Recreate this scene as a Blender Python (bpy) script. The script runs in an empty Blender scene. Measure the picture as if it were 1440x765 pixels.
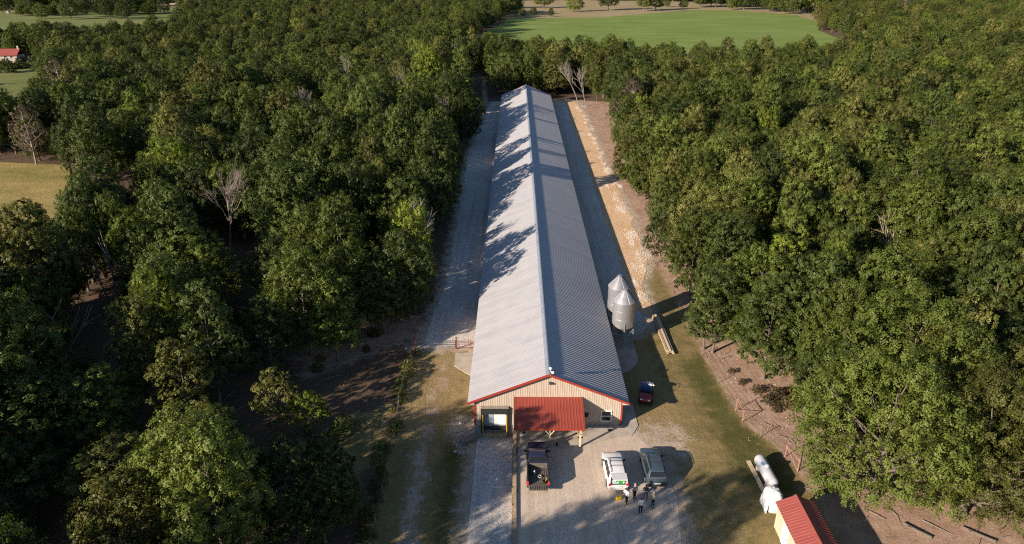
import bpy, math, random
import numpy as np
from mathutils import Vector, Matrix

R = math.radians
random.seed(7)
SC = bpy.context.scene
COL = SC.collection

# ------------------------------------------------------------------ camera
F, CAMH, VX, VY, CX, CY = 980.0, 43.0, 726.0, -54.6, 720.0, 382.5   # photo pixels
PITCH = math.atan((CY - VY) / F)
YAW = math.atan((VX - CX) / F * math.cos(PITCH))
cd = bpy.data.cameras.new('camera')
cd.lens = 36.0 * F / 1440.0
cd.sensor_width = 36.0
cd.clip_start = 0.5
cd.clip_end = 6000.0
cam = bpy.data.objects.new('camera', cd)
cam.location = (0, 0, CAMH)
cam.rotation_euler = (math.pi / 2 - PITCH, 0, YAW)
COL.objects.link(cam)
SC.camera = cam

# ------------------------------------------------------------------ light
SUN_EL, SUN_AZ = R(21.3), R(37.5)          # light travels towards +x, a little +y
tv = Vector((math.cos(SUN_AZ) * math.cos(SUN_EL), math.sin(SUN_AZ) * math.cos(SUN_EL), -math.sin(SUN_EL)))
sd = bpy.data.lights.new('sun', 'SUN')
sd.energy = 5.0
sd.angle = R(0.55)
sd.color = (1.0, 0.86, 0.71)
sun = bpy.data.objects.new('sun', sd)
sun.rotation_euler = tv.to_track_quat('-Z', 'Y').to_euler()
sun.location = (-60, -50, 60)
COL.objects.link(sun)
world = bpy.data.worlds.new('World')
SC.world = world
world.use_nodes = True
wn = world.node_tree
bg = wn.nodes['Background']
sky = wn.nodes.new('ShaderNodeTexSky')
sky.sky_type = 'NISHITA'
sky.sun_disc = False
sky.sun_elevation = SUN_EL
sky.sun_rotation = math.atan2(-tv.x, -tv.y)
sky.air_density = 1.0
sky.dust_density = 0.3
sky.ozone_density = 3.0
wn.links.new(sky.outputs[0], bg.inputs[0])
bg.inputs[1].default_value = 0.068
SC.view_settings.view_transform = 'Standard'
SC.view_settings.look = 'None'
SC.view_settings.exposure = 0.88
SC.view_settings.gamma = 1.0
SC.view_settings.use_curve_mapping = False
SC.render.engine = 'CYCLES'
SC.cycles.max_bounces = 5
SC.cycles.diffuse_bounces = 2
SC.cycles.glossy_bounces = 2
SC.cycles.transmission_bounces = 3
SC.cycles.transparent_max_bounces = 4
SC.cycles.filter_width = 1.15
SC.cycles.use_denoising = False
SC.cycles.denoising_prefilter = 'ACCURATE'
SC.cycles.caustics_reflective = False
SC.cycles.caustics_refractive = False

# ------------------------------------------------------------------ photo pixel -> place on the ground
_cp, _sp, _cy, _sy = math.cos(PITCH), math.sin(PITCH), math.cos(YAW), math.sin(YAW)
def G(u, v, z=0.0):
    a, b = (u - CX) / F, (v - CY) / F
    x, y, zz = a, _cp - b * _sp, -_sp - b * _cp
    x, y = x * _cy - y * _sy, x * _sy + y * _cy
    t = (z - CAMH) / zz
    return (x * t, y * t)
def PJ(x, y, z):
    X = x * _cy + y * _sy; Y = -x * _sy + y * _cy; Z = z - CAMH
    f = Y * _cp - Z * _sp
    d = -Y * _sp - Z * _cp
    if f <= 0.1: return (-9999, 9999, f)
    return (CX + F * X / f, CY + F * d / f, f)

# ------------------------------------------------------------------ materials
def new_mat(name):
    m = bpy.data.materials.new(name); m.use_nodes = True
    nt = m.node_tree
    return m, nt, nt.nodes['Principled BSDF']
def N(nt, t, **kw):
    n = nt.nodes.new(t)
    for k, v in kw.items(): setattr(n, k, v)
    return n
def ramp(nt, fac, stops):
    r = nt.nodes.new('ShaderNodeValToRGB')
    e = r.color_ramp.elements
    while len(e) < len(stops): e.new(0.5)
    for el, (p, c) in zip(e, stops):
        el.position = p; el.color = (c[0], c[1], c[2], 1) if not isinstance(c, float) else (c, c, c, 1)
    nt.links.new(fac, r.inputs[0])
    return r.outputs[0]
def mix(nt, fac, a, b, mode='MIX'):
    n = nt.nodes.new('ShaderNodeMix'); n.data_type = 'RGBA'; n.blend_type = mode
    for sock, val in ((0, fac), (6, a), (7, b)):
        if isinstance(val, (int, float)): n.inputs[sock].default_value = val
        elif isinstance(val, tuple): n.inputs[sock].default_value = (*val[:3], 1)
        else: nt.links.new(val, n.inputs[sock])
    return n.outputs[2]
def noise(nt, scale, detail=4, rough=0.6, coord=None, dist=0.0):
    n = nt.nodes.new('ShaderNodeTexNoise')
    n.inputs['Scale'].default_value = scale
    n.inputs['Detail'].default_value = detail
    n.inputs['Roughness'].default_value = rough
    n.inputs['Distortion'].default_value = dist
    if coord is not None: nt.links.new(coord, n.inputs['Vector'])
    return n.outputs[0]
def mth(nt, op, a, b=0.0, clamp=False):
    n = nt.nodes.new('ShaderNodeMath'); n.operation = op; n.use_clamp = clamp
    for i, val in enumerate((a, b)):
        if isinstance(val, (int, float)): n.inputs[i].default_value = val
        else: nt.links.new(val, n.inputs[i])
    return n.outputs[0]
def bump(nt, b, height, strength=0.4, dist=0.05):
    n = nt.nodes.new('ShaderNodeBump')
    n.inputs['Strength'].default_value = strength
    n.inputs['Distance'].default_value = dist
    nt.links.new(height, n.inputs['Height'])
    nt.links.new(n.outputs[0], b.inputs['Normal'])
def objco(nt):
    return nt.nodes.new('ShaderNodeTexCoord').outputs['Object']
def geopos(nt):
    return nt.nodes.new('ShaderNodeNewGeometry').outputs['Position']

def plain(name, col, rough=0.6, metal=0.0, spec=0.5, var=0.12, scale=3.0, coat=0.0):
    m, nt, b = new_mat(name)
    f = noise(nt, scale, 5, 0.65, objco(nt))
    lo = tuple(c * (1 - var) for c in col); hi = tuple(min(1, c * (1 + var)) for c in col)
    nt.links.new(ramp(nt, f, [(0.3, lo), (0.7, hi)]), b.inputs['Base Color'])
    b.inputs['Roughness'].default_value = rough
    b.inputs['Metallic'].default_value = metal
    b.inputs['Specular IOR Level'].default_value = spec
    b.inputs['Coat Weight'].default_value = coat
    b.inputs['Coat Roughness'].default_value = 0.06
    return m

def leaf_mat(name, c1, c2, c3, trans=0.22):
    m = bpy.data.materials.new(name); m.use_nodes = True
    nt = m.node_tree; b = nt.nodes['Principled BSDF']; out = nt.nodes['Material Output']
    at = N(nt, 'ShaderNodeAttribute', attribute_name='tint')
    oi = N(nt, 'ShaderNodeObjectInfo')
    f = mth(nt, 'ADD', mth(nt, 'MULTIPLY', at.outputs['Fac'], 0.6), mth(nt, 'MULTIPLY', oi.outputs['Random'], 0.4))
    c = ramp(nt, f, [(0.15, c1), (0.5, c2), (0.9, c3)])
    hs = N(nt, 'ShaderNodeHueSaturation')
    nt.links.new(c, hs.inputs['Color'])
    nt.links.new(mth(nt, 'ADD', mth(nt, 'MULTIPLY', oi.outputs['Random'], 0.5), 0.74), hs.inputs['Value'])
    nt.links.new(hs.outputs[0], b.inputs['Base Color'])
    b.inputs['Roughness'].default_value = 0.48
    b.inputs['Specular IOR Level'].default_value = 0.22
    t = N(nt, 'ShaderNodeBsdfTranslucent')
    nt.links.new(mix(nt, 1.0, hs.outputs[0], (1.0, 1.0, 0.45), 'MULTIPLY'), t.inputs[0])
    ms = N(nt, 'ShaderNodeMixShader'); ms.inputs[0].default_value = trans
    nt.links.new(b.outputs[0], ms.inputs[1]); nt.links.new(t.outputs[0], ms.inputs[2])
    nt.links.new(ms.outputs[0], out.inputs[0])
    return m

M = {}
M['leaf_dark'] = leaf_mat('leaf_dark', (0.046, 0.066, 0.014), (0.068, 0.092, 0.020), (0.100, 0.126, 0.029))
M['leaf_mid'] = leaf_mat('leaf_mid', (0.066, 0.089, 0.015), (0.097, 0.126, 0.022), (0.142, 0.168, 0.034))
M['leaf_olive'] = leaf_mat('leaf_olive', (0.090, 0.098, 0.021), (0.132, 0.138, 0.032), (0.195, 0.190, 0.051))
M['leaf_bright'] = leaf_mat('leaf_bright', (0.106, 0.148, 0.016), (0.154, 0.198, 0.024), (0.212, 0.246, 0.037), 0.28)
M['leaf_brown'] = leaf_mat('leaf_brown', (0.070, 0.052, 0.032), (0.110, 0.080, 0.052), (0.150, 0.112, 0.072), 0.1)
M['leaf_dry'] = leaf_mat('leaf_dry', (0.060, 0.048, 0.020), (0.110, 0.080, 0.036), (0.170, 0.120, 0.056), 0.1)

def bark_mat(name, c1, c2):
    m, nt, b = new_mat(name)
    mp = N(nt, 'ShaderNodeMapping'); mp.inputs['Scale'].default_value = (6, 6, 1.2)
    nt.links.new(objco(nt), mp.inputs[0])
    f = noise(nt, 2.0, 6, 0.7, mp.outputs[0])
    nt.links.new(ramp(nt, f, [(0.3, c1), (0.7, c2)]), b.inputs['Base Color'])
    b.inputs['Roughness'].default_value = 0.9
    bump(nt, b, f, 0.6, 0.05)
    return m
M['bark'] = bark_mat('bark', (0.085, 0.065, 0.048), (0.20, 0.16, 0.125))
M['deadwood'] = bark_mat('deadwood', (0.17, 0.145, 0.125), (0.34, 0.30, 0.26))
M['deadpink'] = bark_mat('deadpink', (0.20, 0.145, 0.125), (0.36, 0.285, 0.25))

# gravel of crushed limestone: stones as cells, stains, wheel dust
def gravel_mat(name, base, dark, stain, stain_amt, cell=9.0):
    m, nt, b = new_mat(name)
    p = geopos(nt)
    vo = N(nt, 'ShaderNodeTexVoronoi'); vo.inputs['Scale'].default_value = cell
    nt.links.new(p, vo.inputs['Vector'])
    sp = N(nt, 'ShaderNodeSeparateColor'); nt.links.new(vo.outputs['Color'], sp.inputs[0])
    lo = tuple(c * 0.68 for c in base); hi = tuple(min(0.85, c * 1.25) for c in base)
    c = ramp(nt, sp.outputs[0], [(0.0, lo), (0.45, base), (1.0, hi)])
    n1 = noise(nt, 0.22, 6, 0.62, p)
    n2 = noise(nt, 1.3, 5, 0.7, p)
    n3 = noise(nt, 14.0, 3, 0.7, p)
    c = mix(nt, ramp(nt, n1, [(0.42, 0.0), (0.66, stain_amt)]), c, stain)
    c = mix(nt, ramp(nt, n2, [(0.50, 0.0), (0.74, 0.55)]), c, dark)
    mpt = N(nt, 'ShaderNodeMapping'); mpt.inputs['Scale'].default_value = (1.5, 0.035, 1); nt.links.new(p, mpt.inputs[0])
    rut = noise(nt, 1.0, 3, 0.6, mpt.outputs[0])
    c = mix(nt, ramp(nt, rut, [(0.52, 0.0), (0.68, 0.5)]), c, dark)
    c = mix(nt, ramp(nt, rut, [(0.30, 0.35), (0.44, 0.0)]), c, hi)
    c = mix(nt, ramp(nt, n3, [(0.58, 0.0), (0.72, 0.35)]), c, tuple(d * 0.7 for d in dark))
    nt.links.new(c, b.inputs['Base Color'])
    b.inputs['Roughness'].default_value = 0.95
    b.inputs['Specular IOR Level'].default_value = 0.2
    h = mth(nt, 'ADD', mth(nt, 'MULTIPLY', vo.outputs['Distance'], -1.2), mth(nt, 'ADD', mth(nt, 'MULTIPLY', n2, 1.2), n3))
    bump(nt, b, h, 0.4, 0.05)
    return m
M['gravel'] = gravel_mat('gravel', (0.58, 0.485, 0.395), (0.40, 0.31, 0.235), (0.50, 0.375, 0.265), 0.6, 24.0)
M['gravel_white'] = gravel_mat('gravel_white', (0.55, 0.51, 0.465), (0.34, 0.31, 0.275), (0.44, 0.375, 0.31), 0.45, 7.0)
M['clay'] = gravel_mat('clay', (0.60, 0.39, 0.215), (0.46, 0.28, 0.15), (0.64, 0.50, 0.36), 0.5, 6.0)
M['rock_white'] = gravel_mat('rock_white', (0.68, 0.60, 0.52), (0.44, 0.36, 0.28), (0.48, 0.36, 0.25), 0.5, 5.0)
M['rubble'] = gravel_mat('rubble', (0.26, 0.235, 0.21), (0.13, 0.115, 0.10), (0.19, 0.14, 0.09), 0.6, 5.0)

def ground_mat():
    m, nt, b = new_mat('ground')
    p = geopos(nt)
    at = N(nt, 'ShaderNodeAttribute', attribute_name='zone')
    sp = N(nt, 'ShaderNodeSeparateColor'); nt.links.new(at.outputs['Color'], sp.inputs[0])
    n0 = noise(nt, 0.10, 5, 0.6, p); n1 = noise(nt, 0.7, 6, 0.65, p); n2 = noise(nt, 4.5, 5, 0.75, p); n3 = noise(nt, 16.0, 3, 0.8, p)
    straw = ramp(nt, n2, [(0.25, (0.19, 0.135, 0.055)), (0.5, (0.34, 0.25, 0.115)), (0.75, (0.47, 0.36, 0.19))])
    straw = mix(nt, ramp(nt, n3, [(0.35, 0.6), (0.58, 0.0)]), straw, (0.13, 0.088, 0.042))
    green = ramp(nt, n2, [(0.25, (0.060, 0.064, 0.018)), (0.5, (0.108, 0.112, 0.032)), (0.8, (0.175, 0.160, 0.058))])
    green = mix(nt, ramp(nt, n3, [(0.35, 0.7), (0.62, 0.0)]), green, (0.072, 0.056, 0.024))
    dirt = ramp(nt, n1, [(0.3, (0.31, 0.195, 0.135)), (0.55, (0.42, 0.285, 0.205)), (0.8, (0.52, 0.38, 0.29))])
    dirt = mix(nt, ramp(nt, n2, [(0.45, 0.0), (0.75, 0.6)]), dirt, (0.24, 0.155, 0.098))
    litter = ramp(nt, n2, [(0.25, (0.060, 0.040, 0.027)), (0.5, (0.120, 0.082, 0.055)), (0.8, (0.21, 0.148, 0.100))])
    rock = ramp(nt, n3, [(0.3, (0.32, 0.25, 0.185)), (0.55, (0.50, 0.41, 0.32)), (0.8, (0.62, 0.54, 0.45))])
    # each cover takes over where its share, broken up by the noise, passes a threshold
    br = mth(nt, 'ADD', mth(nt, 'MULTIPLY', mth(nt, 'SUBTRACT', n1, 0.5), 1.1), mth(nt, 'MULTIPLY', mth(nt, 'SUBTRACT', n2, 0.5), 0.9))
    def share(s, w=0.25):
        v = mth(nt, 'ADD', s, br)
        return ramp(nt, v, [(0.5 - w, 0.0), (0.5 + w, 1.0)])
    c = mix(nt, share(sp.outputs[1]), straw, green)
    c = mix(nt, share(at.outputs['Alpha'], 0.15), c, litter)
    c = mix(nt, share(sp.outputs[2], 0.2), c, dirt)
    c = mix(nt, share(sp.outputs[0], 0.16), c, rock)
    nt.links.new(c, b.inputs['Base Color'])
    b.inputs['Roughness'].default_value = 1.0
    b.inputs['Specular IOR Level'].default_value = 0.1
    h = mth(nt, 'ADD', mth(nt, 'MULTIPLY', n1, 1.5), mth(nt, 'ADD', n2, mth(nt, 'MULTIPLY', n3, 0.5)))
    bump(nt, b, h, 0.6, 0.16)
    return m
M['ground'] = ground_mat()

def field_mat(name, c1, c2, c3, streak=(0.05, 0.4)):
    m, nt, b = new_mat(name)
    p = geopos(nt)
    mp = N(nt, 'ShaderNodeMapping'); mp.inputs['Scale'].default_value = (streak[0], streak[1], 1)
    mp.inputs['Rotation'].default_value = (0, 0, 0.12)
    nt.links.new(p, mp.inputs[0])
    f = mth(nt, 'ADD', mth(nt, 'MULTIPLY', noise(nt, 1.0, 5, 0.6, mp.outputs[0]), 0.5),
            mth(nt, 'ADD', mth(nt, 'MULTIPLY', noise(nt, 0.03, 5, 0.6, p), 0.3), mth(nt, 'MULTIPLY', noise(nt, 1.2, 4, 0.7, p), 0.2)))
    nt.links.new(ramp(nt, f, [(0.36, c1), (0.5, c2), (0.64, c3)]), b.inputs['Base Color'])
    b.inputs['Roughness'].default_value = 1.0
    b.inputs['Specular IOR Level'].default_value = 0.1
    bump(nt, b, noise(nt, 1.5, 4, 0.7, p), 0.6, 0.25)
    return m
M['hay'] = field_mat('hay', (0.120, 0.165, 0.038), (0.165, 0.220, 0.052), (0.225, 0.265, 0.082), (0.03, 0.25))
M['pasture'] = field_mat('pasture', (0.10, 0.135, 0.04), (0.16, 0.18, 0.06), (0.24, 0.22, 0.10))
M['tan'] = field_mat('tan', (0.22, 0.165, 0.085), (0.31, 0.24, 0.13), (0.36, 0.29, 0.18))
M['gold'] = field_mat('gold', (0.14, 0.14, 0.04), (0.27, 0.21, 0.075), (0.40, 0.29, 0.12), (0.10, 0.22))

def roof_mat(name, col, rough, metal):
    m, nt, b = new_mat(name)
    p = geopos(nt)
    mp = N(nt, 'ShaderNodeMapping'); mp.inputs['Scale'].default_value = (0.06, 1.1, 0.06)
    nt.links.new(p, mp.inputs[0])
    n1 = noise(nt, 1.0, 3, 0.5, mp.outputs[0]); n2 = noise(nt, 0.5, 6, 0.7, p)
    mp2 = N(nt, 'ShaderNodeMapping'); mp2.inputs['Scale'].default_value = (0.5, 9.0, 0.5)
    nt.links.new(p, mp2.inputs[0])
    n3 = noise(nt, 1.0, 4, 0.6, mp2.outputs[0])
    f = mth(nt, 'ADD', mth(nt, 'MULTIPLY', n1, 0.4), mth(nt, 'ADD', mth(nt, 'MULTIPLY', n2, 0.35), mth(nt, 'MULTIPLY', n3, 0.25)))
    nt.links.new(ramp(nt, f, [(0.3, tuple(c * 0.80 for c in col)), (0.5, col), (0.7, tuple(min(1, c * 1.12) for c in col))]), b.inputs['Base Color'])
    nt.links.new(ramp(nt, n2, [(0.3, rough - 0.08), (0.7, rough + 0.12)]), b.inputs['Roughness'])
    b.inputs['Metallic'].default_value = metal
    return m
M['roof'] = roof_mat('roof', (0.38, 0.37, 0.38), 0.6, 0.0)
M['galv'] = roof_mat('galv', (0.50, 0.50, 0.505), 0.33, 0.7)
M['galvdark'] = roof_mat('galvdark', (0.36, 0.36, 0.37), 0.45, 0.5)
M['ridge'] = plain('ridge', (0.27, 0.30, 0.35), 0.5, 0.2, 0.5, 0.15, 1.0)
M['redmetal'] = roof_mat('redmetal', (0.265, 0.050, 0.034), 0.5, 0.0)
M['redroof2'] = roof_mat('redroof2', (0.29, 0.070, 0.055), 0.5, 0.0)
M['redtrim'] = plain('redtrim', (0.29, 0.042, 0.026), 0.45)
M['beige'] = plain('beige', (0.44, 0.365, 0.29), 0.55, 0, 0.4, 0.08, 0.7)
M['cream'] = plain('cream', (0.52, 0.425, 0.315), 0.6, 0, 0.4, 0.08, 0.7)
M['white'] = plain('white', (0.78, 0.76, 0.73), 0.5, 0, 0.5, 0.06)
M['concrete'] = plain('concrete', (0.42, 0.365, 0.30), 0.9, 0, 0.2, 0.22, 0.9)
M['concrete_dark'] = plain('concrete_dark', (0.30, 0.28, 0.26), 0.9, 0, 0.2, 0.3, 0.8)
M['black'] = plain('black', (0.02, 0.02, 0.02), 0.7, 0, 0.4, 0.3)
M['rubber'] = plain('rubber', (0.025, 0.025, 0.026), 0.85, 0, 0.3, 0.3)
M['yellow'] = plain('yellow', (0.62, 0.38, 0.02), 0.5)
M['glass'] = plain('glass', (0.015, 0.018, 0.022), 0.08, 0, 0.6, 0.1)
M['doorwhite'] = plain('doorwhite', (0.74, 0.74, 0.74), 0.5, 0, 0.5, 0.06)
M['doorgrey'] = plain('doorgrey', (0.30, 0.34, 0.39), 0.5, 0, 0.5, 0.08)
M['wood'] = plain('wood', (0.38, 0.28, 0.18), 0.85, 0, 0.2, 0.3, 4.0)
M['woodgrey'] = plain('woodgrey', (0.24, 0.20, 0.16), 0.9, 0, 0.2, 0.3, 4.0)
M['woodpale'] = plain('woodpale', (0.58, 0.46, 0.32), 0.8, 0, 0.2, 0.25, 4.0)
M['chrome'] = plain('chrome', (0.6, 0.6, 0.62), 0.25, 0.9)
M['salmon'] = plain('salmon', (0.40, 0.19, 0.145), 0.6, 0.0, 0.4, 0.25, 5)
M['gatered'] = plain('gatered', (0.27, 0.055, 0.035), 0.6, 0, 0.4, 0.25, 5)
M['wire'] = plain('wire', (0.30, 0.26, 0.23), 0.6, 0.5, 0.4, 0.25, 5)
M['carwhite'] = plain('carwhite', (0.76, 0.73, 0.70), 0.35, 0, 0.5, 0.04, 2, 0.6)
M['carblue'] = plain('carblue', (0.075, 0.105, 0.125), 0.35, 0.35, 0.5, 0.06, 2, 0.7)
M['carnavy'] = plain('carnavy', (0.022, 0.027, 0.055), 0.3, 0.2, 0.5, 0.1, 2, 0.8)
M['plasticdark'] = plain('plasticdark', (0.045, 0.045, 0.05), 0.6, 0, 0.4, 0.2)
M['bedliner'] = plain('bedliner', (0.13, 0.11, 0.09), 0.8, 0, 0.3, 0.35, 5)
M['taillight'] = plain('taillight', (0.55, 0.02, 0.02), 0.25)
M['lens'] = plain('lens', (0.75, 0.75, 0.72), 0.15)
M['green'] = plain('green', (0.02, 0.33, 0.07), 0.5)
M['redpaint'] = plain('redpaint', (0.24, 0.018, 0.016), 0.35, 0, 0.5, 0.1, 2, 0.5)
M['bluetarp'] = plain('bluetarp', (0.035, 0.085, 0.25), 0.5, 0, 0.5, 0.25, 5)
M['logo'] = plain('logo', (0.30, 0.36, 0.42), 0.5)
M['logoblue'] = plain('logoblue', (0.10, 0.19, 0.36), 0.5)
M['tank'] = plain('tank', (0.46, 0.455, 0.48), 0.45, 0, 0.5, 0.08, 1.2)
M['skin'] = plain('skin', (0.45, 0.27, 0.19), 0.6, 0, 0.4, 0.06)
M['stone'] = plain('stone', (0.42, 0.36, 0.30), 0.95, 0, 0.2, 0.3, 3)

def wrap_mat():
    m, nt, b = new_mat('wrap')
    f = noise(nt, 1.7, 4, 0.6, objco(nt), 1.5)
    nt.links.new(ramp(nt, f, [(0.33, (0.40, 0.42, 0.45)), (0.40, (0.80, 0.79, 0.77))]), b.inputs['Base Color'])
    b.inputs['Roughness'].default_value = 0.35
    bump(nt, b, noise(nt, 5.0, 4, 0.6, objco(nt), 1.0), 0.8, 0.08)
    return m
M['wrap'] = wrap_mat()

# ------------------------------------------------------------------ mesh helpers
def tag(o, label=None, cat=None, group=None, kind=None):
    if label: o['label'] = label
    if cat: o['category'] = cat
    if group: o['group'] = group
    if kind: o['kind'] = kind
    return o
def empty(name, loc=(0, 0, 0), rz=0.0, label=None, cat=None, group=None):
    o = bpy.data.objects.new(name, None)
    o.location = loc; o.rotation_euler = (0, 0, rz); o.empty_display_size = 0.3
    COL.objects.link(o)
    return tag(o, label, cat, group)
def link(name, me, parent=None):
    o = bpy.data.objects.new(name, me); COL.objects.link(o)
    if parent is not None: o.parent = parent
    return o

class MB:
    def __init__(s): s.v = []; s.f = []
    def add(s, vs, fs):
        n = len(s.v); s.v += [tuple(p) for p in vs]; s.f += [tuple(i + n for i in f) for f in fs]; return s
    def box(s, x0, x1, y0, y1, z0, z1, c=0.0):
        if c > 0:
            secs = [[(x0 + c, y0 + c), (x1 - c, y0 + c), (x1 - c, y1 - c), (x0 + c, y1 - c)],
                    [(x0, y0 + c), (x0 + c, y0), (x1 - c, y0), (x1, y0 + c), (x1, y1 - c), (x1 - c, y1), (x0 + c, y1), (x0, y1 - c)]]
            o = secs[1]
            vs = [(a, b, z0) for a, b in o] + [(a, b, z1 - c) for a, b in o] + [(min(max(a, x0 + c), x1 - c), min(max(b, y0 + c), y1 - c), z1) for a, b in o]
            fs = [tuple(range(7, -1, -1))]
            for k in (0, 8):
                for i in range(8): fs.append((k + i, k + (i + 1) % 8, k + 8 + (i + 1) % 8, k + 8 + i))
            fs.append(tuple(range(16, 24)))
            return s.add(vs, fs)
        vs = [(x0, y0, z0), (x1, y0, z0), (x1, y1, z0), (x0, y1, z0), (x0, y0, z1), (x1, y0, z1), (x1, y1, z1), (x0, y1, z1)]
        return s.add(vs, [(3, 2, 1, 0), (4, 5, 6, 7), (0, 1, 5, 4), (1, 2, 6, 5), (2, 3, 7, 6), (3, 0, 4, 7)])
    def quad(s, a, b, c, d): return s.add([a, b, c, d], [(0, 1, 2, 3)])
    def slab(s, pts, t):      # quad/ngon thickened along its normal (downwards by t)
        P = [Vector(p) for p in pts]
        n = (P[1] - P[0]).cross(P[2] - P[0]).normalized()
        k = len(P)
        vs = P + [p - n * t for p in P]
        fs = [tuple(range(k)), tuple(range(2 * k - 1, k - 1, -1))]
        for i in range(k): fs.append((i, i + k, (i + 1) % k + k, (i + 1) % k))
        return s.add(vs, fs)
    def tube(s, path, rad, n=6, cap=True):
        path = [Vector(p) for p in path]
        if isinstance(rad, (int, float)): rad = [rad] * len(path)
        vs = []; fs = []
        for i, p in enumerate(path):
            d = (path[min(i + 1, len(path) - 1)] - path[max(i - 1, 0)]).normalized()
            a = Vector((0, 0, 1)) if abs(d.z) < 0.9 else Vector((1, 0, 0))
            u = d.cross(a).normalized(); w = d.cross(u).normalized()
            for k in range(n):
                t = 2 * math.pi * k / n
                vs.append(p + (u * math.cos(t) + w * math.sin(t)) * rad[i])
        for i in range(len(path) - 1):
            for k in range(n):
                fs.append((i * n + k, i * n + (k + 1) % n, (i + 1) * n + (k + 1) % n, (i + 1) * n + k))
        if cap:
            fs.append(tuple(range(n))); fs.append(tuple(range(len(vs) - 1, len(vs) - n - 1, -1)))
        return s.add(vs, fs)
    def lathe(s, prof, n=24, c=(0, 0, 0), axis='z'):
        vs = []; fs = []
        for r, h in prof:
            for k in range(n):
                t = 2 * math.pi * k / n
                a, b = r * math.cos(t), r * math.sin(t)
                if axis == 'z': q = (c[0] + a, c[1] + b, c[2] + h)
                elif axis == 'y': q = (c[0] + b, c[1] + h, c[2] + a)
                else: q = (c[0] + h, c[1] + a, c[2] + b)
                vs.append(q)
        for i in range(len(prof) - 1):
            for k in range(n):
                fs.append((i * n + k, i * n + (k + 1) % n, (i + 1) * n + (k + 1) % n, (i + 1) * n + k))
        fs.append(tuple(range(n - 1, -1, -1))); fs.append(tuple(range((len(prof) - 1) * n, len(prof) * n)))
        return s.add(vs, fs)
    def loft(s, secs, cap0=True, cap1=True):
        n = len(secs[0]); vs = [p for q in secs for p in q]; fs = []
        for i in range(len(secs) - 1):
            for k in range(n):
                fs.append((i * n + k, i * n + (k + 1) % n, (i + 1) * n + (k + 1) % n, (i + 1) * n + k))
        if cap0: fs.append(tuple(range(n - 1, -1, -1)))
        if cap1: fs.append(tuple(range((len(secs) - 1) * n, len(secs) * n)))
        return s.add(vs, fs)
    def mesh(s, name, mat=None, smooth=False):
        me = bpy.data.meshes.new(name)
        me.from_pydata(s.v, [], s.f); me.update()
        if mat is not None: me.materials.append(mat)
        if smooth: me.polygons.foreach_set('use_smooth', [True] * len(me.polygons))
        return me
    def obj(s, name, mat, parent=None, smooth=False, off=None):
        if off is not None: s.v = [(p[0] - off[0], p[1] - off[1], p[2] - off[2]) for p in s.v]
        o = link(name, s.mesh(name, mat, smooth), parent)
        if smooth == 'edge' or smooth is True:
            try: o.data.set_sharp_from_angle(angle=R(38))
            except Exception: pass
        return o

# ------------------------------------------------------------------ value noise and polygons in numpy
def vnoise(x, y, s, seed=0):
    x = np.asarray(x, float) / s; y = np.asarray(y, float) / s
    xi = np.floor(x).astype(np.int64); yi = np.floor(y).astype(np.int64)
    fx = x - xi; fy = y - yi
    fx = fx * fx * (3 - 2 * fx); fy = fy * fy * (3 - 2 * fy)
    def h(a, b):
        k = (a * 374761393 + b * 668265263 + seed * 974634777) & 0x7fffffff
        k = ((k ^ (k >> 13)) * 1274126177) & 0x7fffffff
        return ((k ^ (k >> 16)) & 0xffff) / 65535.0
    return (h(xi, yi) * (1 - fx) + h(xi + 1, yi) * fx) * (1 - fy) + (h(xi, yi + 1) * (1 - fx) + h(xi + 1, yi + 1) * fx) * fy
def fbm(x, y, s, seed=0, o=3):
    t = 0; a = 0.5; w = 0
    for k in range(o):
        t = t + a * vnoise(x, y, s / 2 ** k, seed + k); w += a; a *= 0.5
    return t / w
def psd(x, y, poly):          # signed distance, positive inside
    x = np.asarray(x, float); y = np.asarray(y, float)
    d = np.full(x.shape, 1e9); ins = np.zeros(x.shape, bool)
    n = len(poly)
    for i in range(n):
        ax, ay = poly[i]; bx, by = poly[(i + 1) % n]
        ex, ey = bx - ax, by - ay
        t = np.clip(((x - ax) * ex + (y - ay) * ey) / (ex * ex + ey * ey + 1e-12), 0, 1)
        d = np.minimum(d, np.hypot(x - ax - t * ex, y - ay - t * ey))
        c = ((ay > y) != (by > y)) & (x < (bx - ax) * (y - ay) / (by - ay + 1e-12) + ax)
        ins ^= c
    return np.where(ins, d, -d)
def sstep(a, b, x):
    t = np.clip((np.asarray(x, float) - a) / (b - a), 0, 1); return t * t * (3 - 2 * t)

# ------------------------------------------------------------------ layout polygons (metres)
LOT = [(0.0, 20), (13.0, 20), (13.5, 42.5), (14.2, 48), (14.0, 52.5), (13.0, 55.2), (12.0, 57), (0.0, 57)]
RAMP = [(-3.9, 20), (-0.3, 20), (-0.3, 58.2), (-3.9, 58.2)]
LEFTG = [(-3.6, 73.6), (-3.6, 236), (-8, 236), (-10.5, 200), (-11.4, 158), (-10.6, 123), (-10.2, 92), (-11.0, 80), (-11.8, 73.6)]
RIGHTG = [(10.3, 77), (10.3, 238), (16.6, 238), (16.6, 160), (16.4, 120), (17.2, 92), (17.6, 80), (15.6, 77)]
CLAY = [(16.3, 84), (17.9, 82), (18.3, 92), (20.6, 100), (21.3, 125), (20.9, 152), (20.8, 190), (20.6, 228), (19.5, 240), (8, 241), (8, 236.5), (16.2, 235)]
LOWER = lambda x, y: (1.32 * sstep(41, 56.5, y) * (1 - sstep(58.4, 66, y)) * sstep(-10.5, -4.2, x) * (np.asarray(x) < -0.1)
                      * np.where(np.asarray(y) > 58.5, (np.asarray(x) < -3.9) * 1.0, 1.0))
def gz(x, y): return -LOWER(x, y)

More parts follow.
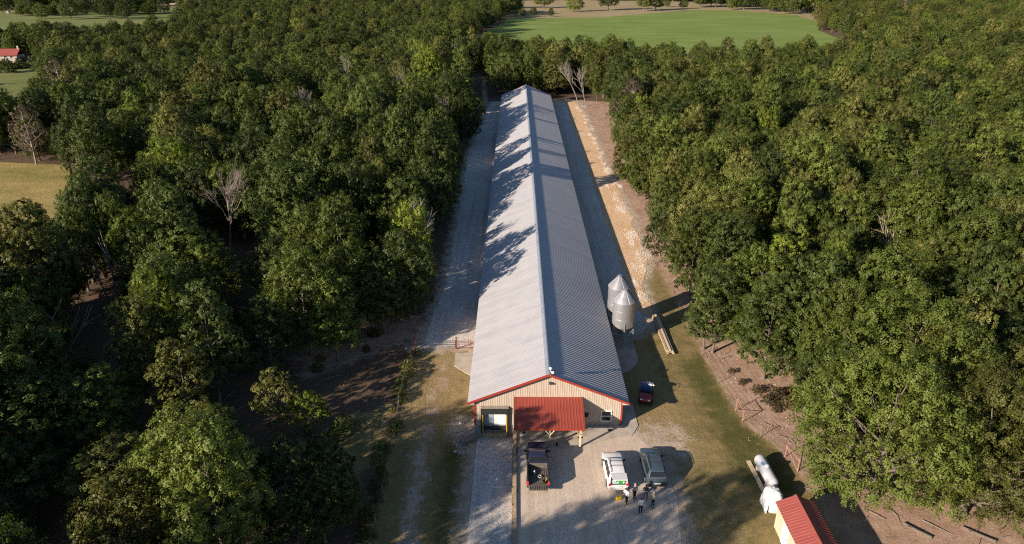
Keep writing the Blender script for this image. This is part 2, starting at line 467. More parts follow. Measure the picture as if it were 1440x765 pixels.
# ------------------------------------------------------------------ ground
def grid_mesh(name, xs, ys, zf, mat, zone=None):
    X, Y = np.meshgrid(xs, ys)
    Z = zf(X, Y)
    nx, ny = len(xs), len(ys)
    co = np.stack([X, Y, Z], -1).reshape(-1, 3).astype(np.float32)
    i = np.arange(nx * ny).reshape(ny, nx)
    q = np.stack([i[:-1, :-1], i[:-1, 1:], i[1:, 1:], i[1:, :-1]], -1).reshape(-1, 4)
    me = np_mesh(name, co, q, mat, True)
    if zone is not None:
        z = zone(X.ravel(), Y.ravel())
        a = me.attributes.new('zone', 'FLOAT_COLOR', 'POINT')
        a.data.foreach_set('color', np.stack(z, -1).astype(np.float32).ravel())
    return me
def np_mesh(name, co, faces, mat=None, smooth=False):
    me = bpy.data.meshes.new(name)
    k = faces.shape[1]
    me.vertices.add(len(co)); me.vertices.foreach_set('co', np.ascontiguousarray(co, np.float32).ravel())
    me.loops.add(faces.size); me.loops.foreach_set('vertex_index', np.ascontiguousarray(faces, np.int32).ravel())
    me.polygons.add(len(faces)); me.polygons.foreach_set('loop_start', np.arange(0, faces.size, k, dtype=np.int32))
    if smooth: me.polygons.foreach_set('use_smooth', np.ones(len(faces), bool))
    if mat is not None: me.materials.append(mat)
    me.update(calc_edges=True)
    return me

YARD = [(-12.2, 20), (-12.0, 56), (-12.6, 74), (-6, 74), (-4, 60), (0, 20)]
FENCE_R = [(21.6, 100), (22.2, 83), (22.2, 72), (23.1, 60), (23.5, 58), (25.2, 55), (26.0, 51.7), (26.2, 46), (26.2, 20)]
RLAWN = [(11, 20)] + [(11, 98)] + [(18, 99.5), (21.8, 98)] + FENCE_R[1:]
RDIRT = [(21.8, 40), (36, 20), (46, 20), (46, 50), (34, 62), (33, 80), (28, 110), (27, 150), (33, 180), (33, 236), (20, 240), (20.5, 98)] + FENCE_R[1:6]
GREENR = [(19.5, 70), (22.3, 72), (23.2, 60), (25.8, 52), (24, 47), (20.5, 50), (20.0, 60)]
LGREEN = [(-13, 52), (-13.2, 62), (-17, 60), (-22, 53), (-17, 48)]
def zones(x, y):
    sh = [psd(x, y, p) for p in (LOT, LEFTG, RIGHTG, CLAY, RAMP)]
    dg = np.maximum.reduce(sh)
    gravel = np.clip(0.70 + dg * 0.24, 0, 1) * (dg > -3)
    # the worn wheel tracks left of the ramp, and the thin stony ground by the dock and the lot's far corner
    trk = np.exp(-((x + 8.6 + 0.4 * np.sin(y * 0.15)) / 1.5) ** 2) * sstep(74, 70, y) * sstep(20, 30, y)
    gravel = np.maximum(gravel, trk * (0.34 + 0.20 * sstep(60, 50, y)))
    gravel = np.maximum(gravel, 0.75 * sstep(3.2, 0.2, np.hypot((x + 5.2) / 1.2, (y - 58.5) / 1.6)))
    gravel = np.maximum(gravel, 0.62 * sstep(5.8, 0.5, np.hypot((x - 14.2) / 1.2, (y - 55.5) / 1.3)))
    yard = sstep(-1.5, 1.5, psd(x, y, YARD)); rl = sstep(-0.6, 0.6, psd(x, y, RLAWN))
    green = 0.08 + 0.34 * rl * sstep(14.5, 17.5, x) + 0.42 * sstep(-1.5, 1.5, psd(x, y, GREENR)) + 0.3 * (fbm(x, y, 9, 3) - 0.5)
    green = np.maximum(green, 0.55 * sstep(-2, 2, psd(x, y, LGREEN)))
    green += 0.42 * yard * sstep(61, 55, y)
    green += 0.28 * np.exp(-((x + 6.0) / 0.8) ** 2) * sstep(74, 70, y)
    dirt = np.maximum(0.85 * sstep(-0.7, 0.5, psd(x, y, RDIRT)) * (1 - rl), 0)
    dirt = np.maximum(dirt, 0.75 * sstep(-2, 2, psd(x, y, [(-24, 66), (-11.5, 76), (-11, 82), (-17, 82), (-27, 72)])))
    dirt = np.maximum(dirt, 0.8 * sstep(2.0, 0.0, np.abs(x + 9.5 + (y - 225) * 0.06)) * sstep(170, 195, y) * sstep(300, 270, y))
    dirt = np.maximum(dirt, trk * 0.45)
    dirt = np.maximum(dirt, 0.42 * sstep(5.0, 1.0, np.hypot((x - 15.0), (y - 57.0) / 1.5)))
    litter = (1 - np.maximum(yard, rl)) * 0.95 * (1 - 0.8 * sstep(-1.5, 1.5, psd(x, y, LGREEN)))
    litter = np.where((x > 21) & (x < 30) & (y < 100), litter * 0.5, litter)
    return [np.clip(gravel, 0, 1), np.clip(green, 0, 1), np.clip(dirt, 0, 1), np.clip(litter, 0, 1)]
def ground_z(X, Y):
    far = np.hypot(X, Y - 120)
    free = 1 - np.clip(np.maximum.reduce([psd(X, Y, p) for p in (LOT, RAMP, LEFTG, RIGHTG, CLAY, [(-4.5, 53), (13, 53), (15, 82), (13, 238), (-7.6, 238), (-7.6, 66)])]) / 1.5 + 1.2, 0, 1)
    return gz(X, Y) + free * (0.22 * (fbm(X, Y, 5, 11) - 0.5) + 0.10 * (fbm(X, Y, 1.6, 12) - 0.5))
xs = np.concatenate([np.array([-3000, -1800, -1000, -600, -350, -200, -130, -95]), np.arange(-70.25, 60, 0.5), np.array([75, 100, 140, 210, 350, 600, 1000, 1800, 3000])])
ys = np.concatenate([np.array([-1500, -700, -300, -120, -40, -5, 12, 24]), np.arange(32, 110, 0.5), np.arange(110, 250, 1.0), np.array([255, 275, 300, 350, 420, 520, 700, 1000, 1600, 3000, 5000])])
ground = link('ground', grid_mesh('ground', xs, ys, ground_z, M['ground'], zones))
tag(ground, 'dry grass, bare dirt and leaf litter around the barn and woods', 'ground', kind='structure')

def ragged(poly, step, amp, seed):
    out = []
    n = len(poly); k = 0
    for i in range(n):
        a = Vector(poly[i]); b = Vector(poly[(i + 1) % n]); L = (b - a).length
        m = max(1, int(L / step)); nv = Vector((-(b - a).y, (b - a).x)) / max(L, 1e-6)
        for j in range(m):
            p = a.lerp(b, j / m)
            o = (float(fbm(p.x * 1.0, p.y * 1.0, step * 9, seed, 3)) - 0.5) * 2.6 * amp + (random.random() - 0.5) * amp * 0.5
            out.append((p.x + nv.x * o, p.y + nv.y * o))
    return out
def sheet(name, poly, z, mat, step=0.5, amp=0.35, seed=1, label=None, cat=None):
    import mathutils.geometry as mg
    rp = ragged(poly, step, amp, seed)
    tri = mg.tessellate_polygon([[Vector((p[0], p[1], 0)) for p in rp]])
    mb = MB()
    fs = []
    for t in tri:
        a, b, c = (Vector(rp[i]) for i in t)
        fs.append(tuple(t) if (b - a).cross(c - a) > 0 else tuple(reversed(t)))
    mb.add([(p[0], p[1], z) for p in rp], fs)
    o = mb.obj(name, mat)
    return tag(o, label, cat, kind='structure')
sheet('gravel_lot', LOT, 0.02, M['gravel'], 0.35, 0.3, 3, 'pale gravel parking lot in front of the barn', 'gravel lot')
sheet('gravel_track', LEFTG, 0.02, M['gravel_white'], 0.5, 0.5, 4, 'gravel track along the left side of the barn', 'track')
sheet('gravel_track', RIGHTG, 0.02, M['gravel_white'], 0.5, 0.3, 5, 'gravel track along the right side of the barn', 'track')
sheet('clay_strip', CLAY, 0.03, M['clay'], 0.5, 0.6, 6, 'orange clay strip beside the right gravel track', 'dirt strip')
rx = np.concatenate([np.linspace(-3.9, -0.28, 12)]); ry = np.arange(20, 58.3, 0.6)
ramp_o = link('loading_ramp', grid_mesh('loading_ramp', rx, ry, lambda X, Y: gz(np.full_like(X, -2.0), Y) + 0.05, M['gravel_white']))
tag(ramp_o, 'gravel ramp sloping down to the loading dock', 'ramp', kind='structure')
# loose white rock spilled along the clay strip, over the bare dirt and at the track edges
rk = np.random.default_rng(17)
pts = []
for (a, b, rr, n) in [(20.2, 126, 1.2, 120), (19.9, 112, 1.3, 130), (20.6, 152, 1.0, 90), (18.3, 143, 2.0, 260), (18.9, 98, 1.2, 140), (20.2, 103, 1.5, 170), (17.5, 88, 0.9, 90), (17.3, 92.5, 0.8, 80), (20.0, 132, 0.8, 60)] + [(20.6 + rk.normal(0, 0.6), yy + rk.uniform(-2, 2), rk.uniform(0.4, 1.0), int(rk.uniform(15, 60))) for yy in range(104, 232, 5)]:
    for k in range(n * 3): pts.append((a + rk.normal(0, rr * 0.5), b + rk.normal(0, rr * 1.1), rk.uniform(0.03, 0.085)))
for k in range(420): pts.append((rk.uniform(22.8, 29), rk.uniform(52, 104), rk.uniform(0.02, 0.06)))
for k in range(260): pts.append((rk.normal(-11.2, 0.7), rk.uniform(75, 150), rk.uniform(0.03, 0.07)))
for k in range(500): pts.append((rk.normal(17.2, 0.6), rk.uniform(80, 232), rk.uniform(0.03, 0.07)))
co = []; fa = []
base = np.array([[1, 0, -.3], [0.3, 0.9, -.3], [-0.8, 0.6, -.3], [-0.9, -0.5, -.3], [0.2, -1, -.3], [0.5, 0.3, .6], [-0.4, 0.3, .7], [0.0, -0.5, .55]])
fb = [(0, 1, 5), (1, 6, 5), (1, 2, 6), (2, 3, 6), (3, 7, 6), (3, 4, 7), (4, 0, 7), (0, 5, 7), (5, 6, 7)]
for (x, y, r) in pts:
    a = rk.uniform(0, 6.28); c_, s_ = math.cos(a), math.sin(a); q = base * rk.uniform(0.7, 1.3, base.shape) * r
    n0 = len(co)
    co += [(x + p[0] * c_ - p[1] * s_, y + p[0] * s_ + p[1] * c_, 0.05 + p[2] * 0.8) for p in q]; fa += [tuple(i + n0 for i in f) for f in fb]
ro = link('loose_rock', np_mesh('loose_rock', np.array(co), np.array(fa), M['rock_white']))
tag(ro, 'loose white limestone rock scattered along the clay strip', 'rocks', kind='stuff')

# far fields
def gpoly(pts): return [G(u, v) for u, v in pts]
hay = [(-34, 350), (20, 322), (60, 310), (110, 308), (158, 332), (188, 400)] + gpoly([(1152, 43), (1153, 31.7), (1117, 21.7), (1033, 15), (967, 15), (900, 20.7), (847, 25), (747, 26), (713, 28)])
TANF = gpoly([(713, 28), (747, 26), (847, 25), (900, 20.7), (967, 15), (1033, 15), (1117, 21.7), (1153, 31.7), (1175, 22), (1130, 9), (980, 4), (830, -3), (700, -4), (560, -4), (545, 12), (600, 16), (690, 20)])
LEFTP = [G(-120, 34, 13), G(60, 31, 13), G(235, 27, 13)] + gpoly([(262, 12), (200, 3), (120, -2), (-120, -2)])
GOLD = [(-175, 55), (-105, 62), G(0, 338, 12), G(30, 330, 12), G(70, 290, 10), G(104, 268, 5)] + gpoly([(100, 232), (0, 228), (-160, 225)]) + [(-260, 150)]
HOUSEF = [G(-150, 142, 12), G(5, 138, 12), G(25, 122, 12), G(55, 104, 12), G(72, 96, 5)] + gpoly([(66, 84), (-150, 82)])
for nm, pl, mt, z, lb in [('hay_field', hay, 'hay', 0.35, 'bright green mown hay field beyond the woods'), ('tan_field', TANF, 'tan', 0.3, 'tan dry pasture behind the green hay field'),
                      ('pasture', LEFTP, 'pasture', 0.3, 'green pasture far away at the upper left'), ('dry_meadow', GOLD, 'gold', 0.25, 'golden dry meadow at the left edge'),
                      ('house_meadow', HOUSEF, 'pasture', 0.25, 'green meadow in front of the red-roofed house')]:
    sheet(nm, pl, z, M[mt], 6.0, 1.2, 31, lb, 'field')
sheet('dirt_road', gpoly([(8, 20), (11, 13), (17, 10), (19, 10.5), (14, 14), (12.5, 20)]), 0.5, M['gravel'], 5, 0.3, 40, 'pale dirt road in the far left pasture', 'road')
sheet('dirt_road', gpoly([(205, 10), (240, 5.2), (262, 3.5), (262, 5), (236, 8), (208, 13)]), 0.5, M['gravel'], 5, 0.3, 41, 'pale dirt road climbing past the far utility poles', 'road')

# ------------------------------------------------------------------ the barn
BX, BY, BL = 3.3, 58.3, 173.8
HW, EW, ZR, SL = 7.37, 8.05, 6.25, 0.415
barn = empty('barn', (BX, BY, 0), 0, 'very long barn with ribbed grey metal roof, beige gable and red trim', 'barn')
def roof_z(x): return ZR - SL * abs(x)
def ribbed(y0, y1, per, h):          # profile along y
    out = []; n = int(round((y1 - y0) / per)); p = (y1 - y0) / n
    for i in range(n):
        a = y0 + i * p
        out += [(a, 0), (a + p * 0.42, 0), (a + p * 0.52, h), (a + p * 0.70, h), (a + p * 0.80, 0)]
    out.append((y1, 0))
    return out
for sgn in (-1, 1):
    pr = ribbed(-0.42, BL + 0.42, 0.40, 0.022)
    vs = []; fs = []
    for (y, h) in pr:
        vs.append((sgn * 0.0, y, ZR + h)); vs.append((sgn * EW, y, roof_z(EW) + h))
    for i in range(len(pr) - 1):
        q = (2 * i, 2 * i + 1, 2 * i + 3, 2 * i + 2)
        fs.append(q if sgn < 0 else tuple(reversed(q)))
    mb = MB().add(vs, [tuple(reversed(f)) for f in fs])
    o = mb.obj('roof_slope', M['roof'], barn)
    o['label'] = 'sunlit left roof slope' if sgn < 0 else 'dim right roof slope'
    # eave flashing and gutter edge
    e = MB(); zE = roof_z(EW)
    e.box(min(sgn * EW, sgn * (EW - 0.06)), max(sgn * EW, sgn * (EW - 0.06)), -0.42, BL + 0.42, zE - 0.16, zE - 0.012)
    e.obj('eave_fascia', M['white'], barn)
    s = MB(); a, b = sgn * (HW + 0.02), sgn * (EW - 0.08)
    s.slab([(a, -0.4, zE - 0.15), (b, -0.4, zE - 0.15), (b, BL + 0.4, zE - 0.15), (a, BL + 0.4, zE - 0.15)], 0.03)
    s.obj('soffit', M['white'], barn)
    # rake trim on both gables
    for yy in (-0.46, BL + 0.42):
        t = MB()
        p0 = Vector((0, 0, ZR + 0.02)); p1 = Vector((sgn * (EW + 0.03), 0, roof_z(EW + 0.03) + 0.02))
        vs = []
        for p in (p0, p1):
            for dz in (0.06, -0.20):
                for dy in (0, 0.05): vs.append((p.x, yy + dy, p.z + dz))
        t.add(vs, [(0, 2, 6, 4), (1, 5, 7, 3), (0, 4, 5, 1), (2, 3, 7, 6), (0, 1, 3, 2), (4, 6, 7, 5)])
        t.obj('rake_trim', M['redtrim'], barn)
    # side wall
    w = MB(); xw = sgn * HW
    pr = ribbed(0.02, BL - 0.02, 0.60, 0.035)
    vs = []; fs = []
    zt = roof_z(HW) - 0.03
    for (y, h) in pr:
        vs.append((xw + sgn * h, y, 0.35)); vs.append((xw + sgn * h, y, zt))
    for i in range(len(pr) - 1): fs.append((2 * i, 2 * i + 2, 2 * i + 3, 2 * i + 1))
    w.add(vs, fs).obj('side_wall', M['beige'], barn)
    MB().box(min(xw, xw - sgn * 0.25) , max(xw, xw - sgn * 0.25), 0.2, BL - 0.2, -0.4, 0.38).obj('foundation', M['concrete_dark'], barn)
# ridge cap
rc = MB()
vs = []
for y in (-0.44, BL + 0.44):
    vs += [(-0.34, y, roof_z(0.34) + 0.045), (-0.06, y, ZR + 0.105), (0.06, y, ZR + 0.105), (0.34, y, roof_z(0.34) + 0.045), (0.34, y, roof_z(0.34) + 0.01), (-0.34, y, roof_z(0.34) + 0.01)]
rc.add(vs, [(0, 1, 7, 6), (1, 2, 8, 7), (2, 3, 9, 8), (3, 4, 10, 9), (5, 0, 6, 11), (4, 5, 11, 10), (5, 4, 3, 2, 1, 0), (6, 7, 8, 9, 10, 11)])
rc.obj('ridge_cap', M['ridge'], barn)
# gable walls of ribbed sheet, openings left out
DOCK = (-6.50, -4.23, -0.14, 1.51); WIN = (5.40, 6.32, 0.60, 1.70)
def gable(y, face, openings):
    g = MB(); per = 0.229; n = int(2 * HW / per); per = 2 * HW / n
    segs = []
    for i in range(n):
        a = -HW + i * per
        pts = [(a, 0), (a + per * 0.5, 0), (a + per * 0.62, 0.018), (a + per * 0.80, 0.018), (a + per * 0.92, 0), (a + per, 0)]
        segs += [(pts[j], pts[j + 1]) for j in range(5)]
    for (xa, ha), (xb, hb) in segs:
        xm = (xa + xb) / 2
        iv = [(0.0, None)]
        for (ox0, ox1, oz0, oz1) in openings:
            if ox0 < xm < ox1:
                iv = ([(0.0, oz0)] if oz0 > 0.05 else []) + [(oz1, None)]
        for z0, z1 in iv:
            za = (roof_z(xa) - 0.02) if z1 is None else z1; zb = (roof_z(xb) - 0.02) if z1 is None else z1
            q = [(xa, y + face * ha, z0), (xb, y + face * hb, z0), (xb, y + face * hb, zb), (xa, y + face * ha, za)]
            g.add(q, [(0, 1, 2, 3) if face < 0 else (3, 2, 1, 0)])
    return g
gable(0.0, -1, [DOCK, WIN]).obj('gable_wall', M['beige'], barn)
gable(BL, 1, []).obj('gable_wall', M['beige'], barn)
MB().box(-HW - 0.02, -3.3, 0.03, 0.33, -1.75, -0.02).obj('foundation', M['concrete_dark'], barn)
MB().box(-3.3, HW - 0.05, 0.05, 0.33, -0.5, -0.004).obj('foundation', M['concrete'], barn)
for x in (-HW, HW):
    MB().box(x - 0.09, x + 0.09, -0.075, 0.09, 0.0, roof_z(HW) - 0.12).obj('corner_trim', M['redtrim'], barn)
# window with white frame and two sashes
fr = MB(); x0, x1, z0, z1 = WIN
for a in ((x0 - 0.09, x1 + 0.09, z1, z1 + 0.11), (x0 - 0.09, x1 + 0.09, z0 - 0.11, z0), (x0 - 0.09, x0, z0, z1), (x1, x1 + 0.09, z0, z1), (x0, x1, (z0 + z1) / 2 - 0.035, (z0 + z1) / 2 + 0.035)):
    fr.box(a[0], a[1], -0.075, 0.05, a[2], a[3])
wf = fr.obj('window', M['white'], barn)
for k in range(2):
    zz = (z0, (z0 + z1) / 2 - 0.035) if k == 0 else ((z0 + z1) / 2 + 0.035, z1)
    MB().box(x0 + 0.002, x1 - 0.002, 0.0, 0.02, zz[0], zz[1]).obj('pane', M['glass'], wf)
MB().box(x0 - 0.1, x1 + 0.1, 0.06, 0.09, z0 - 0.1, z1 + 0.1).obj('window_back', M['black'], wf)
# loading dock: seal pads, door of two leaves, yellow guides, bumper
x0, x1, z0, z1 = DOCK
d = MB().box(x0 - 0.27, x1 + 0.27, -0.34, 0.02, z1, 2.22, 0.04)
dh = d.obj('dock_seal', M['black'], barn)
MB().slab([(x0 - 0.27, -0.36, 2.225), (x1 + 0.27, -0.36, 2.225), (x1 + 0.27, -0.02, 2.34), (x0 - 0.27, -0.02, 2.34)], 0.03).obj('seal_cover', M['woodgrey'], dh)
for (a, b) in ((x0 - 0.27, x0 + 0.02), (x1 - 0.02, x1 + 0.27)):
    o = MB().box(a, b, -0.30, 0.02, -0.86, z1 - 0.003, 0.03).obj('dock_seal', M['black'], barn)
    c = (a + b) / 2
    MB().box(c - 0.04 + (0.06 if c < -5 else -0.06), c + 0.04 + (0.06 if c < -5 else -0.06), -0.325, -0.30, -0.75, z1 - 0.1).obj('guide_stripe', M['yellow'], o)
xm = x0 + (x1 - x0) * 0.46
MB().box(x0, xm - 0.015, 0.10, 0.15, z0, z1).obj('dock_door', M['doorgrey'], barn)['label'] = 'grey left door leaf'
MB().box(xm + 0.015, x1, 0.10, 0.15, z0, z1).obj('dock_door', M['doorwhite'], barn)['label'] = 'white right door leaf'
MB().box(x0 + 0.02, x1 - 0.02, -0.28, 0.12, z0 - 0.28, z0 - 0.02).obj('dock_leveler', M['rubber'], barn)
MB().box(x0 - 0.1, x1 + 0.1, -0.55, 0.03, -1.75, -0.78, 0.02).obj('dock_sill', M['wood'], barn)
# sign, gable lamp and lamp on the ridge
MB().box(3.70, 4.10, -0.09, -0.035, 1.28, 1.54).obj('wall_sign', M['black'], barn)
MB().box(3.70, 4.02, -0.09, -0.035, 1.02, 1.24).obj('wall_sign', M['black'], barn)
gl = MB(); gl.box(0.0, 0.34, -0.30, -0.04, 5.00, 5.18, 0.03); gl.box(0.10, 0.22, -0.1, 0.0, 4.95, 5.2)
gl.obj('gable_lamp', M['plasticdark'], barn)
rl_ = MB(); rl_.tube([(0.15, -0.2, ZR + 0.15), (0.15, -0.2, ZR + 0.55)], 0.03); rl_.lathe([(0.03, 0), (0.16, 0.03), (0.17, 0.15), (0.05, 0.2)], 10, (0.13, -0.2, ZR + 0.5)); rl_.box(0.22, 0.48, -0.42, -0.16, ZR + 0.12, ZR + 0.26, 0.03)
rl_.obj('ridge_lamp', M['white'], barn)
# red porch roof on posts
AX0, AX1 = -3.39, 3.36
pr = ribbed(AX0, AX1, 0.30, 0.02)
vs = []; fs = []
for (x, h) in pr: vs += [(x, -0.02, 3.40 + h), (x, -3.8, 2.34 + h)]
for i in range(len(pr) - 1): fs.append((2 * i, 2 * i + 1, 2 * i + 3, 2 * i + 2))
porch = MB().add(vs, fs).obj('porch_roof', M['redmetal'], barn)
for x in (AX0, AX1):
    t = MB(); vs = []
    for (y, z) in ((-0.03, 3.44), (-3.82, 2.38)):
        for dz in (0, -0.2):
            for dx in (-0.03, 0.03): vs.append((x + dx, y, z + dz))
    t.add(vs, [(0, 4, 6, 2), (1, 3, 7, 5), (0, 1, 5, 4), (2, 6, 7, 3), (0, 2, 3, 1), (4, 5, 7, 6)])
    t.obj('porch_trim', M['redtrim'], porch)
MB().box(AX0, AX1, -3.83, -3.79, 2.17, 2.335).obj('porch_trim', M['redtrim'], porch)
MB().box(AX0 + 0.1, AX1 - 0.1, -3.62, -3.46, 2.12, 2.33).obj('beam', M['wood'], porch)
for k in range(8):
    x = AX0 + 0.15 + k * (AX1 - AX0 - 0.3) / 7
    t = MB(); vs = []
    for (y, z) in ((-0.05, 3.36), (-3.75, 2.325)):
        for dz in (-0.02, -0.16):
            for dx in (-0.025, 0.025): vs.append((x + dx, y, z + dz))
    t.add(vs, [(0, 4, 6, 2), (1, 3, 7, 5), (0, 1, 5, 4), (2, 6, 7, 3), (0, 2, 3, 1), (4, 5, 7, 6)])
    t.obj('rafter', M['wood'], porch)
for x in (-2.95, 0.02, 2.95):
    p = MB().box(x - 0.085, x + 0.085, -3.63, -3.46, 0.05, 2.12).obj('post', M['woodpale'] if x > 1 else M['woodgrey'], porch)
    for s in (-1, 1):
        if x + s * 0.5 < AX0 or x + s * 0.5 > AX1: continue
        MB().tube([(x + s * 0.06, -3.70, 1.62), (x + s * 0.50, -3.70, 2.16)], 0.045, 4).obj('brace', M['woodpale'], p)
MB().box(-2.2, -1.25, -0.06, -0.035, 0.05, 2.1).obj('entry_door', M['doorgrey'], barn)
MB().box(0.75, 1.65, -0.06, -0.035, 0.05, 2.1).obj('entry_door', M['doorwhite'], barn)
# exhaust fans along the right wall
for k in range(9):
    y = 12 + k * 18.5
    f = MB().box(HW + 0.04, HW + 0.20, y, y + 1.3, 0.8, 2.1).obj('fan_housing', M['galvdark'], barn)
    MB().lathe([(0.58, 0), (0.58, 0.03), (0.1, 0.05)], 16, (HW + 0.20, y + 0.65, 1.45), 'x').obj('fan', M['plasticdark'], f)

# concrete aprons and pads
def prism(name, poly, z0, z1, mat, label, cat, joints=()):
    k = len(poly)
    mb = MB().add([(x, y, z0) for x, y in poly] + [(x, y, z1) for x, y in poly],
                  [tuple(range(k - 1, -1, -1)), tuple(range(k, 2 * k))] + [(i, (i + 1) % k, (i + 1) % k + k, i + k) for i in range(k)])
    o = mb.obj(name, mat)
    return tag(o, label, cat, kind='structure')
prism('concrete_apron', [(0.02, 54.65), (3.85, 54.65), (4.8, 54.35), (8.0, 55.4), (10.2, 56.25), (11.5, 56.4), (12.45, 58.2), (12.45, 62.0), (10.72, 62.0), (10.72, 58.3), (0.02, 58.3)], -0.3, 0.055, M['concrete'], 'concrete apron at the barn entrance', 'apron')
prism('silo_pad', [(11.0, 68.2), (12.95, 68.2), (14.5, 70.7), (14.7, 82.5), (11.0, 82.5)], -0.3, 0.06, M['concrete'], 'concrete pad under the feed silos', 'pad')
prism('side_pad', [(-4.75, 67.2), (-4.75, 72.6), (-7.2, 72.3), (-7.1, 69.5), (-5.6, 67.9)], -0.3, 0.06, M['concrete'], 'small concrete pad at the left barn wall', 'pad')

# retaining wall of the ramp, in planks between posts
rw = empty('retaining_wall', (-0.14, 50, 0), 0, 'low wooden retaining wall along the loading ramp', 'wall')
for k in range(9):
    y0, y1 = -8 - 4.0 + k * 2.17, -8 - 4.0 + (k + 1) * 2.17 - 0.02
    for j in range(3):
        zb = -1.6 + j * 0.6
        MB().box(-0.10, 0.26, y0, y1, zb, zb + 0.585 + (0.02 if j == 2 else 0)).obj('plank', M['wood'], rw)
    MB().box(-0.155, -0.101, y0 - 0.07, y0 + 0.07, -1.6, 0.27).obj('post', M['woodgrey'], rw)
# timber step beside the dock
st = empty('timber_step', (-4.75, 57.2, -1.0), R(38), 'weathered timber step lying left of the loading dock', 'step')
for k in range(3): MB().box(-0.85, 0.85, -0.36 + k * 0.25, -0.13 + k * 0.25, -0.35, 0.22 + 0.02 * (k % 2)).obj('plank', M['woodgrey'], st)
# boulders on the bank left of the dock
rng = np.random.default_rng(5)
def rock_mesh(name, seed, r):
    g = np.random.default_rng(seed); mb = MB(); n = 7; prof = []
    secs = []
    for i, t in enumerate((-0.5, -0.2, 0.25, 0.5)):
        rr = (0.7, 1.0, 0.85, 0.4)[i]
        secs.append([(r * rr * math.cos(2 * math.pi * k / n) * g.uniform(0.8, 1.15), r * rr * math.sin(2 * math.pi * k / n) * g.uniform(0.8, 1.15), r * t * g.uniform(0.9, 1.2)) for k in range(n)])
    return mb.loft(secs).mesh(name, M['stone'])
rocks = [rock_mesh('rock', s, 0.22) for s in range(4)]
for k in range(26):
    x = -4.5 - abs(rng.normal(0, 1.2)); y = 57.4 + rng.normal(0, 1.6)
    o = link('rock', rocks[k % 4]); s = rng.uniform(0.4, 1.1)
    o.scale = (s, s, s); o.rotation_euler = (0, 0, rng.uniform(0, 6)); o.location = (x, y, float(gz(np.array(x), np.array(y))) + 0.05)
    tag(o, 'small grey rock on the bank left of the loading dock', 'rock', 'rocks on the dock bank')

# ------------------------------------------------------------------ feed silos
def silo(x, y, label, seed):
    s = empty('feed_silo', (x, y, 0.06), 0, label, 'silo', None)
    r, zb, ze, za = 1.33, 2.35, 5.65, 7.15
    n = 40; prof = []
    k = 12
    mb = MB(); zz = zb; prof = []
    for i in range(k):        # three rings with corrugation
        z0 = zb + (ze - zb) * i / k; z1 = zb + (ze - zb) * (i + 1) / k
        prof += [(r, z0), (r + 0.018, (z0 + z1) / 2)]
        if i in (4, 8): prof += [(r + 0.03, z0), (r + 0.03, z0 + 0.04), (r, z0 + 0.05)]
    prof = sorted(prof, key=lambda q: q[1]) + [(r, ze)]
    mb.lathe(prof, n); b = mb.obj('bin_body', M['galv'], s, True)
    cone = MB(); cone.lathe([(r + 0.06, ze - 0.04), (r + 0.06, ze), (0.28, za - 0.22), (0.28, za - 0.08), (0.1, za)], n)
    c = cone.obj('roof_cone', M['galvdark'], s, True)
    for i in range(10):
        t = 2 * math.pi * i / 10
        MB().tube([((r + 0.05) * math.cos(t), (r + 0.05) * math.sin(t), ze + 0.015), (0.28 * math.cos(t), 0.28 * math.sin(t), za - 0.205)], 0.009, 4).obj('seam', M['galvdark'], c)
    MB().lathe([(r - 0.01, zb + 0.02), (r - 0.01, zb - 0.02), (0.22, 0.95), (0.22, 0.75)][::-1], n).obj('hopper', M['galv'], s, True)
    MB().lathe([(0.16, 0.55), (0.2, 0.6), (0.2, 0.78)], 12).obj('boot', M['galvdark'], s)
    for i in range(6):
        t = 2 * math.pi * (i + 0.5) / 6
        q = MB().tube([((r + 0.04) * math.cos(t), (r + 0.04) * math.sin(t), 0.0), ((r + 0.04) * math.cos(t), (r + 0.04) * math.sin(t), 3.0)], 0.07, 5)
        L = q.obj('leg', M['galvdark'], s)
        MB().box((r + .04) * math.cos(t) - .13, (r + .04) * math.cos(t) + .13, (r + .04) * math.sin(t) - .13, (r + .04) * math.sin(t) + .13, 0.0, 0.03).obj('foot_plate', M['galvdark'], L)
        t2 = 2 * math.pi * (i + 1.5) / 6
        MB().tube([((r + .04) * math.cos(t), (r + .04) * math.sin(t), 0.5), ((r + .04) * math.cos(t2), (r + .04) * math.sin(t2), 2.1)], 0.025, 4).obj('brace', M['galvdark'], s)
    # fill pipe and lid lever down the roof on the far right side
    t = R(35); lad = MB()
    for off in (-0.17, 0.17):
        dx, dy = -math.sin(t) * off, math.cos(t) * off
        lad.tube([((r + 0.12) * math.cos(t) + dx, (r + 0.12) * math.sin(t) + dy, zb), ((r + 0.14) * math.cos(t) + dx, (r + 0.14) * math.sin(t) + dy, ze + 0.06), (0.35 * math.cos(t) + dx, 0.35 * math.sin(t) + dy, za - 0.10)], 0.022, 4)
    for i in range(15):
        if i < 9: rr, z = r + 0.13, zb + 0.2 + i * 0.37
        else: f = (i - 9) / 6; rr, z = (r + 0.14) * (1 - f) + 0.35 * f, (ze + 0.06) * (1 - f) + (za - 0.1) * f
        lad.tube([(rr * math.cos(t) - math.sin(t) * .17, rr * math.sin(t) + math.cos(t) * .17, z), (rr * math.cos(t) + math.sin(t) * .17, rr * math.sin(t) - math.cos(t) * .17, z)], 0.015, 4)
    lad.obj('ladder', M['galvdark'], s)
    MB().lathe([(0.30, za - 0.10), (0.32, za - 0.06), (0.1, za + 0.04)], 16).obj('lid', M['galv'], s)
    MB().tube([(0, 0, 0.65), (-1.2, -0.1, 1.2), (-2.3, -0.15, 1.9)], 0.09, 8).obj('auger_tube', M['galv'], s, True)
    return s
